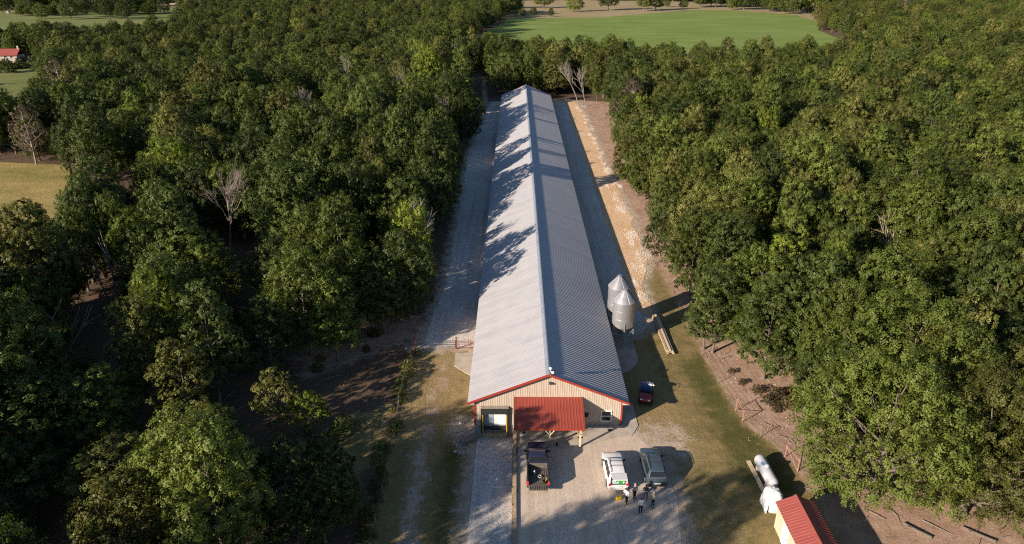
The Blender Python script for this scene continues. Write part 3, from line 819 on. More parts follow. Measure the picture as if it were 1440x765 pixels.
silo(13.15, 75.4, 'shiny galvanized feed silo on legs, the nearer of the two beside the barn', 1)
silo(13.05, 79.4, 'galvanized feed silo on legs, the one behind the nearer silo', 2)

# ------------------------------------------------------------------ stacked lumber
lp = empty('lumber_stack', (18.5, 77.0, 0.02), R(0.5), 'long stack of pale boards on the grass beyond the silos', 'lumber')
for k in range(3):
    MB().box(-0.55, 0.55, -3.6 + k * 3.4, -3.48 + k * 3.4, 0, 0.10).obj('bearer', M['woodgrey'], lp)
rng = np.random.default_rng(9)
for j in range(3):
    for i in range(3 - (j == 2)):
        x0 = -0.48 + i * 0.31 + rng.uniform(-0.02, 0.02); dy = rng.uniform(-0.3, 0.3)
        MB().box(x0, x0 + 0.26, -4.7 + dy, 4.6 + dy, 0.10 + j * 0.125, 0.215 + j * 0.125).obj('board', M['woodpale'] if (i + j) % 2 else M['wood'], lp)
rb = empty('pallet_board', (17.0, 80.3, 0.03), R(25), 'loose weathered boards lying at the end of the lumber stack', 'boards')
for k in range(2): MB().box(-0.9, 0.9, k * 0.35, k * 0.35 + 0.22, 0, 0.05).obj('board', M['woodpale'], rb)

# ------------------------------------------------------------------ shed, tank and wrapped bale
sh = empty('shed', (22.93, 40.0, 0), 0, 'small cream shed with red metal roof in the lower right corner', 'shed')
hw, L0, L1, ze, zr = 1.38, -3.4, 4.45, 2.55, 3.22
for x in (-hw, hw):
    pr = ribbed(L0, L1, 0.3, 0.02); vs = []; fs = []
    for (y, h) in pr: vs += [(x + math.copysign(h, x), y, 0), (x + math.copysign(h, x), y, ze + 0.08)]
    for i in range(len(pr) - 1): fs.append((2 * i, 2 * i + 2, 2 * i + 3, 2 * i + 1))
    MB().add(vs, fs).obj('wall', M['cream'], sh)
for y in (L0, L1):
    MB().slab([(-hw, y, 0), (hw, y, 0), (hw, y, ze), (0, y, zr - 0.06), (-hw, y, ze)], 0.02).obj('wall', M['cream'], sh)
for s in (-1, 1):
    pr = ribbed(L0 - 0.2, L1 + 0.2, 0.30, 0.030); vs = []; fs = []
    for (y, h) in pr: vs += [(s * 0.01, y, zr + h), (s * 1.60, y, zr - 0.70 + h)]
    for i in range(len(pr) - 1): fs.append((2 * i, 2 * i + 2, 2 * i + 3, 2 * i + 1) if s > 0 else (2 * i, 2 * i + 1, 2 * i + 3, 2 * i + 2))
    MB().add(vs, fs).obj('roof_slope', M['redroof2'], sh)
cp = MB(); vs = []
for y in (L0 - 0.22, L1 + 0.22): vs += [(-0.22, y, zr - 0.06), (0, y, zr + 0.085), (0.22, y, zr - 0.06), (0, y, zr - 0.02)]
cp.add(vs, [(0, 1, 5, 4), (1, 2, 6, 5), (2, 3, 7, 6), (3, 0, 4, 7), (3, 2, 1, 0), (4, 5, 6, 7)]).obj('ridge_cap', M['redroof2'], sh)
dr = MB().box(-hw - 0.05, -hw - 0.022, 1.7, 2.9, 0.06, 2.1).obj('door', M['doorwhite'], sh)
MB().box(-hw - 0.09, -hw - 0.05, 1.82, 1.90, 1.0, 1.12).obj('handle', M['black'], dr)
MB().box(-hw - 0.045, -hw - 0.022, -0.9, 0.2, 1.1, 1.9).obj('window', M['glass'], sh)

tk = empty('propane_tank', (22.72, 50.4, 0.0), R(2), 'white propane tank lying on its cradle between fence and wrapped bale', 'tank')
prof = [(0.02, -2.02)]
for k in range(1, 7): prof.append((0.53 * math.sin(k * math.pi / 12), -1.5 - 0.52 * math.cos(k * math.pi / 12)))
prof += [(0.53, 1.5)]
for k in range(5, -1, -1): prof.append((max(0.02, 0.53 * math.sin(k * math.pi / 12)), 1.5 + 0.52 * math.cos(k * math.pi / 12)))
MB().lathe(prof, 28, (0, 0, 0.85), 'y').obj('shell', M['tank'], tk, True)
for y in (-1.15, 1.15):
    MB().box(-0.42, 0.42, y - 0.09, y + 0.09, 0.0, 0.5).obj('saddle', M['concrete'], tk)
MB().lathe([(0.19, 1.34), (0.19, 1.5), (0.1, 1.56)], 14).obj('dome_lid', M['tank'], tk)
MB().tube([(-0.22, -1.72, 1.1), (-0.22, -1.72, 1.3), (-0.1, -1.72, 1.34)], 0.03, 5).obj('lift_lug', M['tank'], tk)
dec = MB(); vs = []; K = 20
for k in range(K):       # oval emblem wrapped on the upper side of the shell
    a = 2 * math.pi * k / K; yy = 0.45 + 0.27 * math.cos(a); th = R(22) + 0.34 * math.sin(a)
    vs.append((0.538 * math.sin(th) * -1 + 0.0, yy, 0.85 + 0.538 * math.cos(th)))
dec.add(vs + [(0.538 * -math.sin(R(22)), 0.45, 0.85 + 0.545 * math.cos(R(22)))], [(k, (k + 1) % K, K) for k in range(K)])
dec.obj('emblem', M['logoblue'], tk)
tb = empty('timber_plank', (22.02, 50.6, 0.02), R(1.5), 'pale timber plank lying along the left side of the propane tank', 'plank')
for k in range(2): MB().box(-0.2 + k * 0.2, -0.01 + k * 0.2, -2.3 + 0.1 * k, 2.2, 0, 0.06).obj('board', M['woodpale'], tb)

wb = MB(); rng = np.random.default_rng(4); n = 22; secs = []
for i, (z, rr) in enumerate([(0.0, 1.0), (0.25, 1.08), (0.6, 1.06), (0.95, 1.03), (1.25, 0.98), (1.5, 0.90), (1.68, 0.66), (1.74, 0.30), (1.75, 0.04)]):
    secs.append([(0.72 * rr * math.copysign(abs(math.cos(2 * math.pi * k / n)) ** 0.75, math.cos(2 * math.pi * k / n)) * (1 + rng.uniform(-0.06, 0.06)),
                  0.95 * rr * math.copysign(abs(math.sin(2 * math.pi * k / n)) ** 0.75, math.sin(2 * math.pi * k / n)) * (1 + rng.uniform(-0.06, 0.06)), z + rng.uniform(-0.03, 0.03)) for k in range(n)])
bale = empty('wrapped_bale', (22.15, 46.9, 0), 0, 'lumpy bundle wrapped in white plastic between shed and propane tank', 'bundle')
wb.loft(secs).obj('wrap', M['wrap'], bale, True)
sk = MB(); skv = []
for k in range(13):
    y = -1.0 + k * 0.14
    skv += [(-0.80 - 0.05 * (k % 2), y, 0.02), (-0.70 + 0.04 * (k % 3), y + 0.02, 0.75 + 0.05 * (k % 2))]
sk.add(skv, [(2 * i, 2 * i + 2, 2 * i + 3, 2 * i + 1) for i in range(12)]).obj('loose_wrap', M['wrap'], bale, True)
for k in range(3):
    z = 0.45 + 0.4 * k
    MB().tube([(0.80 * math.cos(2 * math.pi * i / 16) * 0.99, 1.04 * math.sin(2 * math.pi * i / 16), z) for i in range(17)], 0.012, 4, False).obj('strap', M['logo'], bale)

# ------------------------------------------------------------------ fences and gates
def hbrace(pts, label, cat='fence brace', mat='salmon'):
    e = empty('fence_brace', (pts[0][0], pts[0][1], 0), 0, label, cat)
    ox, oy = pts[0]
    for (x, y) in pts:
        p = MB().tube([(x - ox, y - oy, -0.2), (x - ox, y - oy, 1.5)], 0.045, 7).obj('post', M[mat], e)
    for (a, b) in zip(pts[:-1], pts[1:]):
        MB().tube([(a[0] - ox, a[1] - oy, 1.3), (b[0] - ox, b[1] - oy, 1.3)], 0.035, 6).obj('rail', M[mat], e)
        MB().tube([(a[0] - ox, a[1] - oy, 1.25), (b[0] - ox, b[1] - oy, 0.15)], 0.03, 5).obj('diagonal', M[mat], e)
    return e
hbrace([(23.2, 58.9), (23.1, 60.9)], 'salmon pipe brace of the right fence, the farther one')
hbrace([(25.6, 53.4), (26.0, 51.3)], 'salmon pipe brace of the right fence, nearest the propane tank')
def wire_fence(name, pts, posts, h, label, mat_post, wires=4):
    ox, oy = pts[0]
    e = empty(name, (ox, oy, 0), 0, label, 'fence')
    for (x, y) in posts:
        MB().tube([(x - ox, y - oy, -0.2), (x - ox + random.uniform(-.05, .05), y - oy, h)], 0.035, 5).obj('post', M[mat_post], e)
    for k in range(wires):
        z = h * (0.25 + 0.72 * k / max(1, wires - 1))
        MB().tube([(x - ox, y - oy, z) for x, y in pts], 0.008, 3).obj('wire', M['wire'], e)
    return e
def along(pts, step):
    out = []
    for a, b in zip(pts[:-1], pts[1:]):
        L = math.hypot(b[0] - a[0], b[1] - a[1]); n = max(1, int(L / step))
        for i in range(n): out.append((a[0] + (b[0] - a[0]) * i / n, a[1] + (b[1] - a[1]) * i / n))
    out.append(pts[-1]); return out
fr_pts = [(26.0, 51.3), (25.6, 53.4), (24.2, 56.4), (23.2, 58.9), (23.1, 60.9), (22.5, 66), (22.2, 72), (22.2, 83), (22.0, 92)]
wire_fence('wire_fence', fr_pts, along(fr_pts, 3.2), 1.25, 'wire fence between the right lawn and the bare dirt under the trees', 'wire')
fl_pts = [(-12.1, 73.4), (-12.4, 68.7), (-12.3, 61.6), (-11.9, 56.8), (-11.6, 47.7), (-11.5, 41)]
wire_fence('wire_fence', fl_pts, along(fl_pts, 3.0), 1.3, 'overgrown wire fence between the left yard and the woods', 'woodgrey')
hbrace([(20.2, 99.0), (21.4, 98.6), (22.6, 98.2)], 'weathered gate brace at the start of the clay strip', 'fence brace', 'woodgrey')
gt = empty('pipe_gate', (-12.1, 73.4, 0), 0, 'dark pipe gate closed across the left gravel track', 'gate')
for k in range(5): MB().tube([(0.15, 0, 0.2 + k * 0.26), (4.85, -0.1, 0.2 + k * 0.26)], 0.022, 5).obj('rail', M['plasticdark'], gt)
for x in (0.15, 1.7, 3.3, 4.85): MB().tube([(x, -0.02 * x, 0.16), (x, -0.02 * x, 1.30)], 0.028, 5).obj('upright', M['plasticdark'], gt)
for x, lb in ((-12.2, 'red gate post at the fence end of the dark pipe gate'), (-7.15, 'red gate post between the dark gate and the red panel')):
    o = MB().tube([(0, 0, -0.2), (0, 0, 1.65)], 0.085, 8); o.lathe([(0.10, 1.6), (0.10, 1.66), (0.02, 1.72)], 8)
    q = o.obj('gate_post', M['gatered']); q.location = (x, 73.4, 0); tag(q, lb, 'gate post')
gp2 = empty('pipe_fence', (-7.05, 73.4, 0), 0, 'short red pipe fence between gate and barn wall', 'fence')
for k in range(4): MB().tube([(0.1, 0, 0.25 + k * 0.32), (2.85, 0.15, 0.25 + k * 0.32)], 0.022, 5).obj('rail', M['gatered'], gp2)
for x in (0.1, 1.4, 1.65, 2.85): MB().tube([(x, 0.05 * x, 0.0), (x, 0.05 * x, 1.35)], 0.032, 5).obj('upright', M['gatered'], gp2)

# ------------------------------------------------------------------ vehicles (local +y is forward)
def rsec(y, hw, z0, z1, r=0.12, n=3, flare=0.0):
    pts = []
    r = min(r, (z1 - z0) * 0.45, hw * 0.45)
    for cx, cz, a0 in ((hw - r, z1 - r, 0), (-(hw - r), z1 - r, 90), (-(hw - r), z0 + r, 180), (hw - r, z0 + r, 270)):
        for k in range(n + 1):
            a = R(a0 + 90 * k / n)
            pts.append((cx + r * math.cos(a), y, cz + r * math.sin(a)))
    return pts
def trap(y, hb, zb, ht, zt, r=0.10):
    pts = [(hb, y, zb)]
    for cx, a0, a1 in ((ht - r, 15, 90), (-(ht - r), 90, 165)):
        for k in range(4):
            a = R(a0 + (a1 - a0) * k / 3); pts.append((cx + r * math.cos(a), y, zt - r + r * math.sin(a)))
    pts.append((-hb, y, zb))
    return pts
def wheel(parent, x, y, r, w, mat_rim='chrome'):
    s = 1 if x > 0 else -1
    t = MB().lathe([(r * 0.66, -w / 2), (r * 0.94, -w / 2), (r, -w / 2 + 0.04), (r, w / 2 - 0.04), (r * 0.94, w / 2), (r * 0.66, w / 2)], 22, (x, y, r), 'x').obj('tyre', M['rubber'], parent, True)
    rm = MB().lathe([(r * 0.65, -w / 2 + 0.02), (r * 0.65, w / 2 - 0.02)], 18, (x, y, r), 'x')
    for k in range(5):
        a = 2 * math.pi * k / 5
        xo = x + s * (w / 2 - 0.012)
        rm.box(xo - 0.012, xo + 0.012, y - 0.05 + 0.0, y + 0.05, r, r)  if False else None
        rm.tube([(xo, y, r), (xo, y + r * 0.6 * math.cos(a), r + r * 0.6 * math.sin(a))], 0.035, 4)
    rm.obj('rim', M[mat_rim], t)
    return t
def qpatch(name, pts, mat, parent, out=0.012, t=0.01):
    P = [Vector(p) for p in pts]; n = (P[1] - P[0]).cross(P[2] - P[0]).normalized()
    c = sum(P, Vector()) / 4
    if n.dot(c - Vector((0, c.y * 0.6, 0.9))) < 0: P = P[::-1]; n = -n
    return MB().slab([p + n * out for p in P], t).obj(name, M[mat], parent)

def suv(loc, rz, label, paint, opened=False, L=4.75):
    c = empty('suv', loc, rz, label, 'car')
    h = L / 2; m = M[paint]
    low = [rsec(h, 0.70, 0.38, 0.72), rsec(h - 0.10, 0.82, 0.30, 0.86), rsec(h - 0.45, 0.91, 0.24, 0.98), rsec(h - 1.30, 0.94, 0.22, 1.06), rsec(0.0, 0.945, 0.22, 1.08),
           rsec(-h + 0.9, 0.945, 0.22, 1.06 if not opened else 1.06), rsec(-h + 0.25, 0.92, 0.26, 1.04 if not opened else 0.80), rsec(-h + 0.06, 0.88, 0.32, 0.95 if not opened else 0.76), rsec(-h, 0.80, 0.38, 0.80 if not opened else 0.70)]
    MB().loft(low[::-1]).obj('body', m, c, True)
    st = [trap(h - 1.22, 0.86, 1.03, 0.80, 1.10, 0.04), trap(h - 1.80, 0.88, 1.03, 0.72, 1.56), trap(h - 2.15, 0.89, 1.03, 0.69, 1.66), trap(-0.4, 0.89, 1.03, 0.68, 1.70), trap(-h + 1.0, 0.88, 1.03, 0.67, 1.68), trap(-h + 0.52, 0.87, 1.02, 0.66, 1.62), trap(-h + 0.16, 0.86, 1.00, 0.78, 1.06, 0.03)]
    if opened:
        st = st[:-1]
        # the tailgate is up: side pillars run down to the bumper and the load bay is open
        cab = MB().loft(st[::-1], cap0=False, cap1=True).obj('cabin', m, c, True)
        inner = [[(p[0] * 0.94, p[1] + 0.0, p[2] - 0.03 if p[2] > 1.3 else p[2] - 0.02) for p in s_] for s_ in st[2:]]
        MB().loft(inner, cap0=True, cap1=False).obj('cabin_lining', M['plasticdark'], c)
        for s in (-1, 1):
            MB().add([(s * 0.87, -h + 0.52, 1.02), (s * 0.66, -h + 0.52, 1.60), (s * 0.84, -h + 0.10, 0.80), (s * 0.80, -h + 0.52, 1.02), (s * 0.60, -h + 0.52, 1.60), (s * 0.77, -h + 0.10, 0.80), (s * 0.9, -h + 0.55, 0.78), (s * 0.8, -h + 0.55, 0.78)],
                     [(0, 1, 2), (3, 5, 4), (1, 4, 5, 2), (0, 2, 6), (3, 7, 5)]).obj('rear_pillar', m, c)
        MB().box(-0.78, 0.78, -h + 0.12, -h + 1.15, 0.765, 0.80).obj('load_floor', M['plasticdark'], c)
        MB().box(-0.76, 0.76, -h + 1.15, -h + 1.25, 0.78, 1.45).obj('seat_back', M['black'], c)
        tg = MB().slab([(-0.70, -h + 0.50, 1.665), (-0.62, -h - 0.52, 1.80), (0.62, -h - 0.52, 1.80), (0.70, -h + 0.50, 1.665)][::-1], 0.07)
        t = tg.obj('tailgate', m, c)
        t['label'] = 'raised tailgate with a small grey emblem'
        tz = lambda y: 1.68 + (-h + 0.5 - y) * 0.1324
        for (xa, xb, ya, yb) in ((-0.32, 0.30, -h - 0.02, -h + 0.04), (-0.38, -0.34, -h - 0.12, -h + 0.1), (-0.2, 0.34, -h - 0.14, -h - 0.09), (0.34, 0.38, -h - 0.1, -h + 0.08), (-0.12, 0.16, -h + 0.10, -h + 0.15)):
            MB().slab([(xa, ya, tz(ya) + 0.012), (xb, ya, tz(ya) + 0.012), (xb, yb, tz(yb) + 0.012), (xa, yb, tz(yb) + 0.012)], 0.006).obj('emblem', M['logo'], t)
    else:
        MB().loft(st[::-1]).obj('cabin', m, c, True)
        qpatch('rear_window', [(-0.70, -h + 0.235, 1.16), (0.70, -h + 0.235, 1.16), (0.58, -h + 0.49, 1.56), (-0.58, -h + 0.49, 1.56)], 'glass', c, 0.02)
    qpatch('windscreen', [(-0.76, h - 1.27, 1.13), (0.76, h - 1.27, 1.13), (0.64, h - 1.77, 1.53), (-0.64, h - 1.77, 1.53)], 'glass', c, 0.015)
    for s in (-1, 1):
        for (ya, yb, yc, yd) in ((h - 1.62, h - 2.45, h - 2.45, h - 2.02), (h - 2.53, -h + 1.42, -h + 1.42, h - 2.53), (-h + 1.34, -h + 0.60, -h + 0.80, -h + 1.34)):
            qpatch('side_window', [(s * 0.872, ya, 1.12), (s * 0.872, yb, 1.12), (s * 0.712, yc, 1.55), (s * 0.712, yd, 1.55)], 'glass', c, 0.022)
        MB().tube([(s * 0.60, h - 2.1, 1.70), (s * 0.60, h - 2.3, 1.75), (s * 0.60, -h + 1.0, 1.75), (s * 0.60, -h + 0.75, 1.69)], 0.022, 5).obj('roof_rail', M['black'], c)
        for y in (h - 0.95, -h + 0.92): wheel(c, s * 0.85, y, 0.355, 0.25)
        mr = MB(); mr.box(min(s * 0.90, s * 1.08), max(s * 0.90, s * 1.08), h - 1.62, h - 1.48, 1.06, 1.22, 0.03); mr.obj('mirror', M['plasticdark'], c)
        MB().box(min(s * 0.52, s * 0.80), max(s * 0.52, s * 0.80), h - 0.13, h - 0.02, 0.66, 0.80, 0.02).obj('headlight', M['lens'], c)
        MB().box(min(s * 0.68, s * 0.90), max(s * 0.68, s * 0.90), -h + 0.03, -h + 0.16, 0.72, 0.92, 0.02).obj('tail_light', M['taillight'] if opened else M['plasticdark'], c)
        for yy in (h - 2.3, 0.05 - 0.6):
            MB().box(min(s * 0.945, s * 0.965), max(s * 0.945, s * 0.965), yy - 0.09, yy + 0.09, 0.92, 0.95).obj('handle', m, c)
    for y in (h - 2.45, -h + 1.55):
        MB().tube([(-0.62, y, 1.755), (0.62, y, 1.755)], 0.026, 5).obj('crossbar', M['black'], c)
    MB().box(-0.86, 0.86, -h - 0.06, -h + 0.10, 0.36, 0.62, 0.05).obj('bumper', m if opened else M['plasticdark'], c)
    MB().box(-0.28, 0.28, -h - 0.075, -h - 0.055, 0.62, 0.74).obj('licence_plate', M['white'], c)
    MB().box(-0.55, 0.55, h - 0.04, h + 0.02, 0.46, 0.66, 0.03).obj('grille', M['black'], c)
    return c
SUVW = suv((9.08, 50.75, 0.02), R(1.5), 'white station wagon with its tailgate raised, parked on the gravel lot', 'carwhite', True, 4.6)
SUVB = suv((12.65, 51.3, 0.02), R(0.0), 'grey-blue station wagon parked right of the white one', 'carblue', False, 4.8)
gb = empty('storage_crate', (9.4, 48.85, 0.82), R(3), 'green crate standing in the open back of the white wagon', 'crate')
cr = MB(); cr.box(-0.26, 0.26, -0.2, 0.2, 0, 0.05); cr.box(-0.26, -0.23, -0.2, 0.2, 0.05, 0.33); cr.box(0.23, 0.26, -0.2, 0.2, 0.05, 0.33); cr.box(-0.23, 0.23, -0.2, -0.17, 0.05, 0.33); cr.box(-0.23, 0.23, 0.17, 0.2, 0.05, 0.33)
cr.obj('tub', M['green'], gb); MB().box(-0.28, 0.28, -0.22, 0.22, 0.332, 0.36).obj('lid', M['green'], gb)
MB().box(0.10, 0.24, -0.215, -0.2, 0.08, 0.26).obj('sticker', M['white'], gb)
# trunk clutter
tb_ = empty('tote_box', (8.75, 48.9, 0.82), R(-4), 'pale tote box beside the green crate in the white wagon', 'box')
MB().box(-0.2, 0.2, -0.14, 0.14, 0, 0.2, 0.02).obj('tub', M['logo'], tb_); MB().box(-0.21, 0.21, -0.15, 0.15, 0.202, 0.225).obj('lid', M['white'], tb_)

def pickup(loc, rz, label):
    c = empty('pickup_truck', loc, rz, label, 'pickup truck')
    m = M['carnavy']; h = 2.9
    MB().loft([rsec(h, 0.80, 0.45, 0.95), rsec(h - 0.12, 0.92, 0.40, 1.12), rsec(h - 0.5, 0.98, 0.34, 1.18), rsec(h - 1.4, 1.0, 0.32, 1.22), rsec(0.0, 1.0, 0.32, 1.24), rsec(-0.38, 1.0, 0.32, 1.24)][::-1]).obj('body', m, c, True)
    st = [trap(h - 1.30, 0.92, 1.18, 0.86, 1.26, 0.04), trap(h - 2.0, 0.93, 1.18, 0.76, 1.78), trap(h - 2.35, 0.94, 1.18, 0.73, 1.88), trap(0.0, 0.94, 1.18, 0.73, 1.90), trap(-0.22, 0.94, 1.18, 0.75, 1.82), trap(-0.36, 0.93, 1.18, 0.86, 1.26, 0.03)]
    MB().loft(st[::-1]).obj('cab', m, c, True)
    qpatch('windscreen', [(-0.82, h - 1.36, 1.29), (0.82, h - 1.36, 1.29), (0.68, h - 1.95, 1.74), (-0.68, h - 1.95, 1.74)], 'glass', c, 0.02)
    qpatch('rear_window', [(-0.76, -0.345, 1.32), (0.76, -0.345, 1.32), (0.66, -0.235, 1.76), (-0.66, -0.235, 1.76)], 'glass', c, 0.03)
    for s in (-1, 1):
        for (ya, yb, yc, yd) in ((h - 1.70, h - 2.28, h - 2.28, h - 2.15), (h - 2.36, -0.10, -0.10, h - 2.36)):
            qpatch('side_window', [(s * 0.935, ya, 1.28), (s * 0.935, yb, 1.28), (s * 0.78, yc, 1.75), (s * 0.78, yd, 1.75)], 'glass', c, 0.025)
        # box sides, with a rolled top rail
        MB().box(min(s * 0.86, s * 1.0), max(s * 0.86, s * 1.0), -h + 0.08, -0.42, 0.42, 1.20, 0.03).obj('bed_side', m, c)
        MB().tube([(s * 0.93, -h + 0.10, 1.215), (s * 0.93, -0.42, 1.215)], 0.05, 6).obj('bed_rail', M['black'], c)
        for y in (h - 0.98, -h + 1.15): wheel(c, s * 0.88, y, 0.40, 0.28)
        MB().box(min(s * 0.84, s * 1.01), max(s * 0.84, s * 1.01), -h + 0.02, -h + 0.12, 0.80, 1.16, 0.02).obj('tail_light', M['taillight'], c)
        MB().box(min(s * 0.98, s * 1.22), max(s * 0.98, s * 1.22), h - 1.80, h - 1.66, 1.20, 1.42, 0.03).obj('mirror', M['black'], c)
        MB().box(min(s * 0.55, s * 0.88), max(s * 0.55, s * 0.88), h - 0.12, h - 0.01, 0.84, 1.02, 0.02).obj('headlight', M['lens'], c)
    bed = MB().box(-0.86, 0.86, -h + 0.10, -0.42, 0.62, 0.68).obj('bed_floor', M['bedliner'], c)
    for k in range(9):
        x = -0.72 + k * 0.18
        MB().box(x - 0.035, x + 0.035, -h + 0.12, -0.5, 0.681, 0.705).obj('rib', M['bedliner'], bed)
    MB().box(-0.86, 0.86, -0.46, -0.40, 0.66, 1.20).obj('bulkhead', M['bedliner'], c)
    tg = MB().box(-0.82, 0.82, -h - 0.52, -h + 0.07, 0.63, 0.70, 0.02).obj('tailgate', M['bedliner'], c)
    tg['label'] = 'lowered tailgate'
    for k in range(8):
        x = -0.7 + k * 0.2
        MB().box(x - 0.03, x + 0.03, -h - 0.46, -h + 0.02, 0.70, 0.715).obj('rib', M['black'], tg)
    MB().box(-0.95, 0.95, -h - 0.10, -h + 0.06, 0.40, 0.58, 0.04).obj('bumper', M['chrome'], c)
    MB().box(-0.9, 0.9, h - 0.02, h + 0.10, 0.42, 0.66, 0.04).obj('bumper', M['chrome'], c)
    MB().box(-0.5, 0.5, h - 0.05, h + 0.02, 0.70, 1.0, 0.02).obj('grille', M['black'], c)
    return c
TR = pickup((2.05, 51.35, 0.02), 0, 'dark navy pickup truck with its tailgate down, by the retaining wall')
def lying(name, x, y, z, rz, label, cat, parts):
    e = empty(name, (x, y, z), rz, label, cat)
    for nm, mb, mt in parts: mb.obj(nm, M[mt], e, True)
    return e
lying('water_jug', 1.75, 50.05, 0.73, 0.6, 'pale blue jug lying in the pickup bed', 'jug', [('jug', MB().lathe([(0.09, 0), (0.10, 0.03), (0.10, 0.28), (0.04, 0.34)], 12), 'logo'), ('cap', MB().lathe([(0.045, 0.34), (0.045, 0.38)], 10), 'white')])
lying('tool_bucket', 2.62, 48.85, 0.72, 0.2, 'small bucket with yellow tools at the rear of the pickup bed', 'bucket', [('bucket', MB().lathe([(0.13, 0), (0.17, 0.3), (0.15, 0.3), (0.12, 0.05)], 14), 'black'), ('handle', MB().tube([(0.05, 0, 0.1), (0.22, 0.05, 0.55)], 0.025, 5), 'yellow')])
lying('rope_coil', 2.2, 49.6, 0.71, 0.2, 'loose tan rope in the middle of the pickup bed', 'rope', [('rope', MB().tube([(0.22 * math.cos(t * 0.7) * (1 - t * 0.02), 0.16 * math.sin(t * 0.7), 0.03 + 0.006 * t) for t in range(24)], 0.022, 5), 'woodpale')])
lying('gear_bag', 1.55, 50.3, 0.71, 0.5, 'dark bag against the front of the pickup bed', 'bag', [('bag', MB().box(-0.3, 0.3, -0.2, 0.2, 0, 0.28, 0.08), 'plasticdark'), ('handle', MB().tube([(-0.15, 0, 0.27), (-0.1, 0, 0.38), (0.1, 0, 0.38), (0.15, 0, 0.27)], 0.02, 5), 'black')])

def utv(loc, rz):
    c = empty('utility_vehicle', loc, rz, 'red utility cart parked in the shade at the right barn wall', 'cart')
    MB().loft([rsec(1.35, 0.42, 0.55, 0.74), rsec(1.25, 0.58, 0.48, 0.88), rsec(0.9, 0.64, 0.45, 1.0), rsec(0.45, 0.66, 0.45, 1.06)][::-1]).obj('hood', M['redpaint'], c, True)
    MB().box(-0.62, 0.62, -1.25, 0.47, 0.38, 0.5, 0.03).obj('chassis', M['plasticdark'], c)
    for s in (-1, 1):
        MB().box(min(s * .3, s * .52), max(s * .3, s * .52), 1.24, 1.36, 0.70, 0.84, 0.02).obj('headlight', M['lens'], c)
        for y in (0.95, -0.85): wheel(c, s * 0.60, y, 0.31, 0.26, 'plasticdark')
        MB().tube([(s * 0.6, 0.45, 1.0), (s * 0.56, 0.25, 1.75), (s * 0.56, -0.35, 1.80), (s * 0.6, -0.5, 0.5)], 0.028, 6).obj('roll_bar', M['black'], c)
        MB().box(min(s * .06, s * .55), max(s * .06, s * .55), -0.35, 0.1, 0.5, 0.78, 0.05).obj('seat', M['black'], c)
    MB().tube([(-0.56, -0.35, 1.8), (0.56, -0.35, 1.8)], 0.028, 6).obj('roll_bar', M['black'], c)
    MB().tube([(-0.3 + 0.15 * math.cos(2 * math.pi * k / 12), 0.33 + 0.05 * math.sin(2 * math.pi * k / 12), 1.1 + 0.14 * math.sin(2 * math.pi * k / 12)) for k in range(13)], 0.015, 4, False).obj('steering_wheel', M['black'], c)
    MB().box(-0.66, 0.66, -1.45, -0.42, 0.62, 0.66).obj('cargo_bed', M['plasticdark'], c)
    for s in (-1, 1): MB().box(min(s * .64, s * .67), max(s * .64, s * .67), -1.45, -0.42, 0.66, 0.90).obj('bed_side', M['redpaint'], c)
    MB().box(-0.64, 0.64, -1.45, -1.42, 0.66, 0.9).obj('bed_side', M['redpaint'], c)
    MB().box(-0.55, 0.55, 1.3, 1.42, 0.42, 0.52, 0.02).obj('bumper', M['black'], c)
    return c
UC = (14.0, 62.9, 0.03); UR = R(180 - 14)
utv(UC, UR)
def on_utv(lx, ly, z): return (UC[0] + lx * math.cos(UR) - ly * math.sin(UR), UC[1] + lx * math.sin(UR) + ly * math.cos(UR), z)
bt = empty('blue_bin', on_utv(0.05, -0.95, 0.70), UR, 'blue bin riding in the bed of the red cart', 'bin')
MB().box(-0.55, 0.55, -0.42, 0.42, 0, 0.62, 0.05).obj('bin', M['bluetarp'], bt); MB().box(-0.57, 0.57, -0.44, 0.44, 0.622, 0.66).obj('lid', M['bluetarp'], bt)
for k in range(3):
    e = empty('feed_bag', on_utv(-0.12 - 0.24 * k, -0.95, 1.38), UR + R(24), ['white folded bag on the blue bin, nearest its middle', 'white folded bag between two others on the blue bin', 'white folded bag at the outer end of the blue bin'][k], 'bag')
    MB().box(-0.085, 0.085, -0.40 + 0.06 * k, 0.30, 0, 0.07, 0.025).obj('bag', M['white'], e); MB().box(-0.05, 0.05, -0.2, 0.1, 0.071, 0.076).obj('print', M['logo'], e)

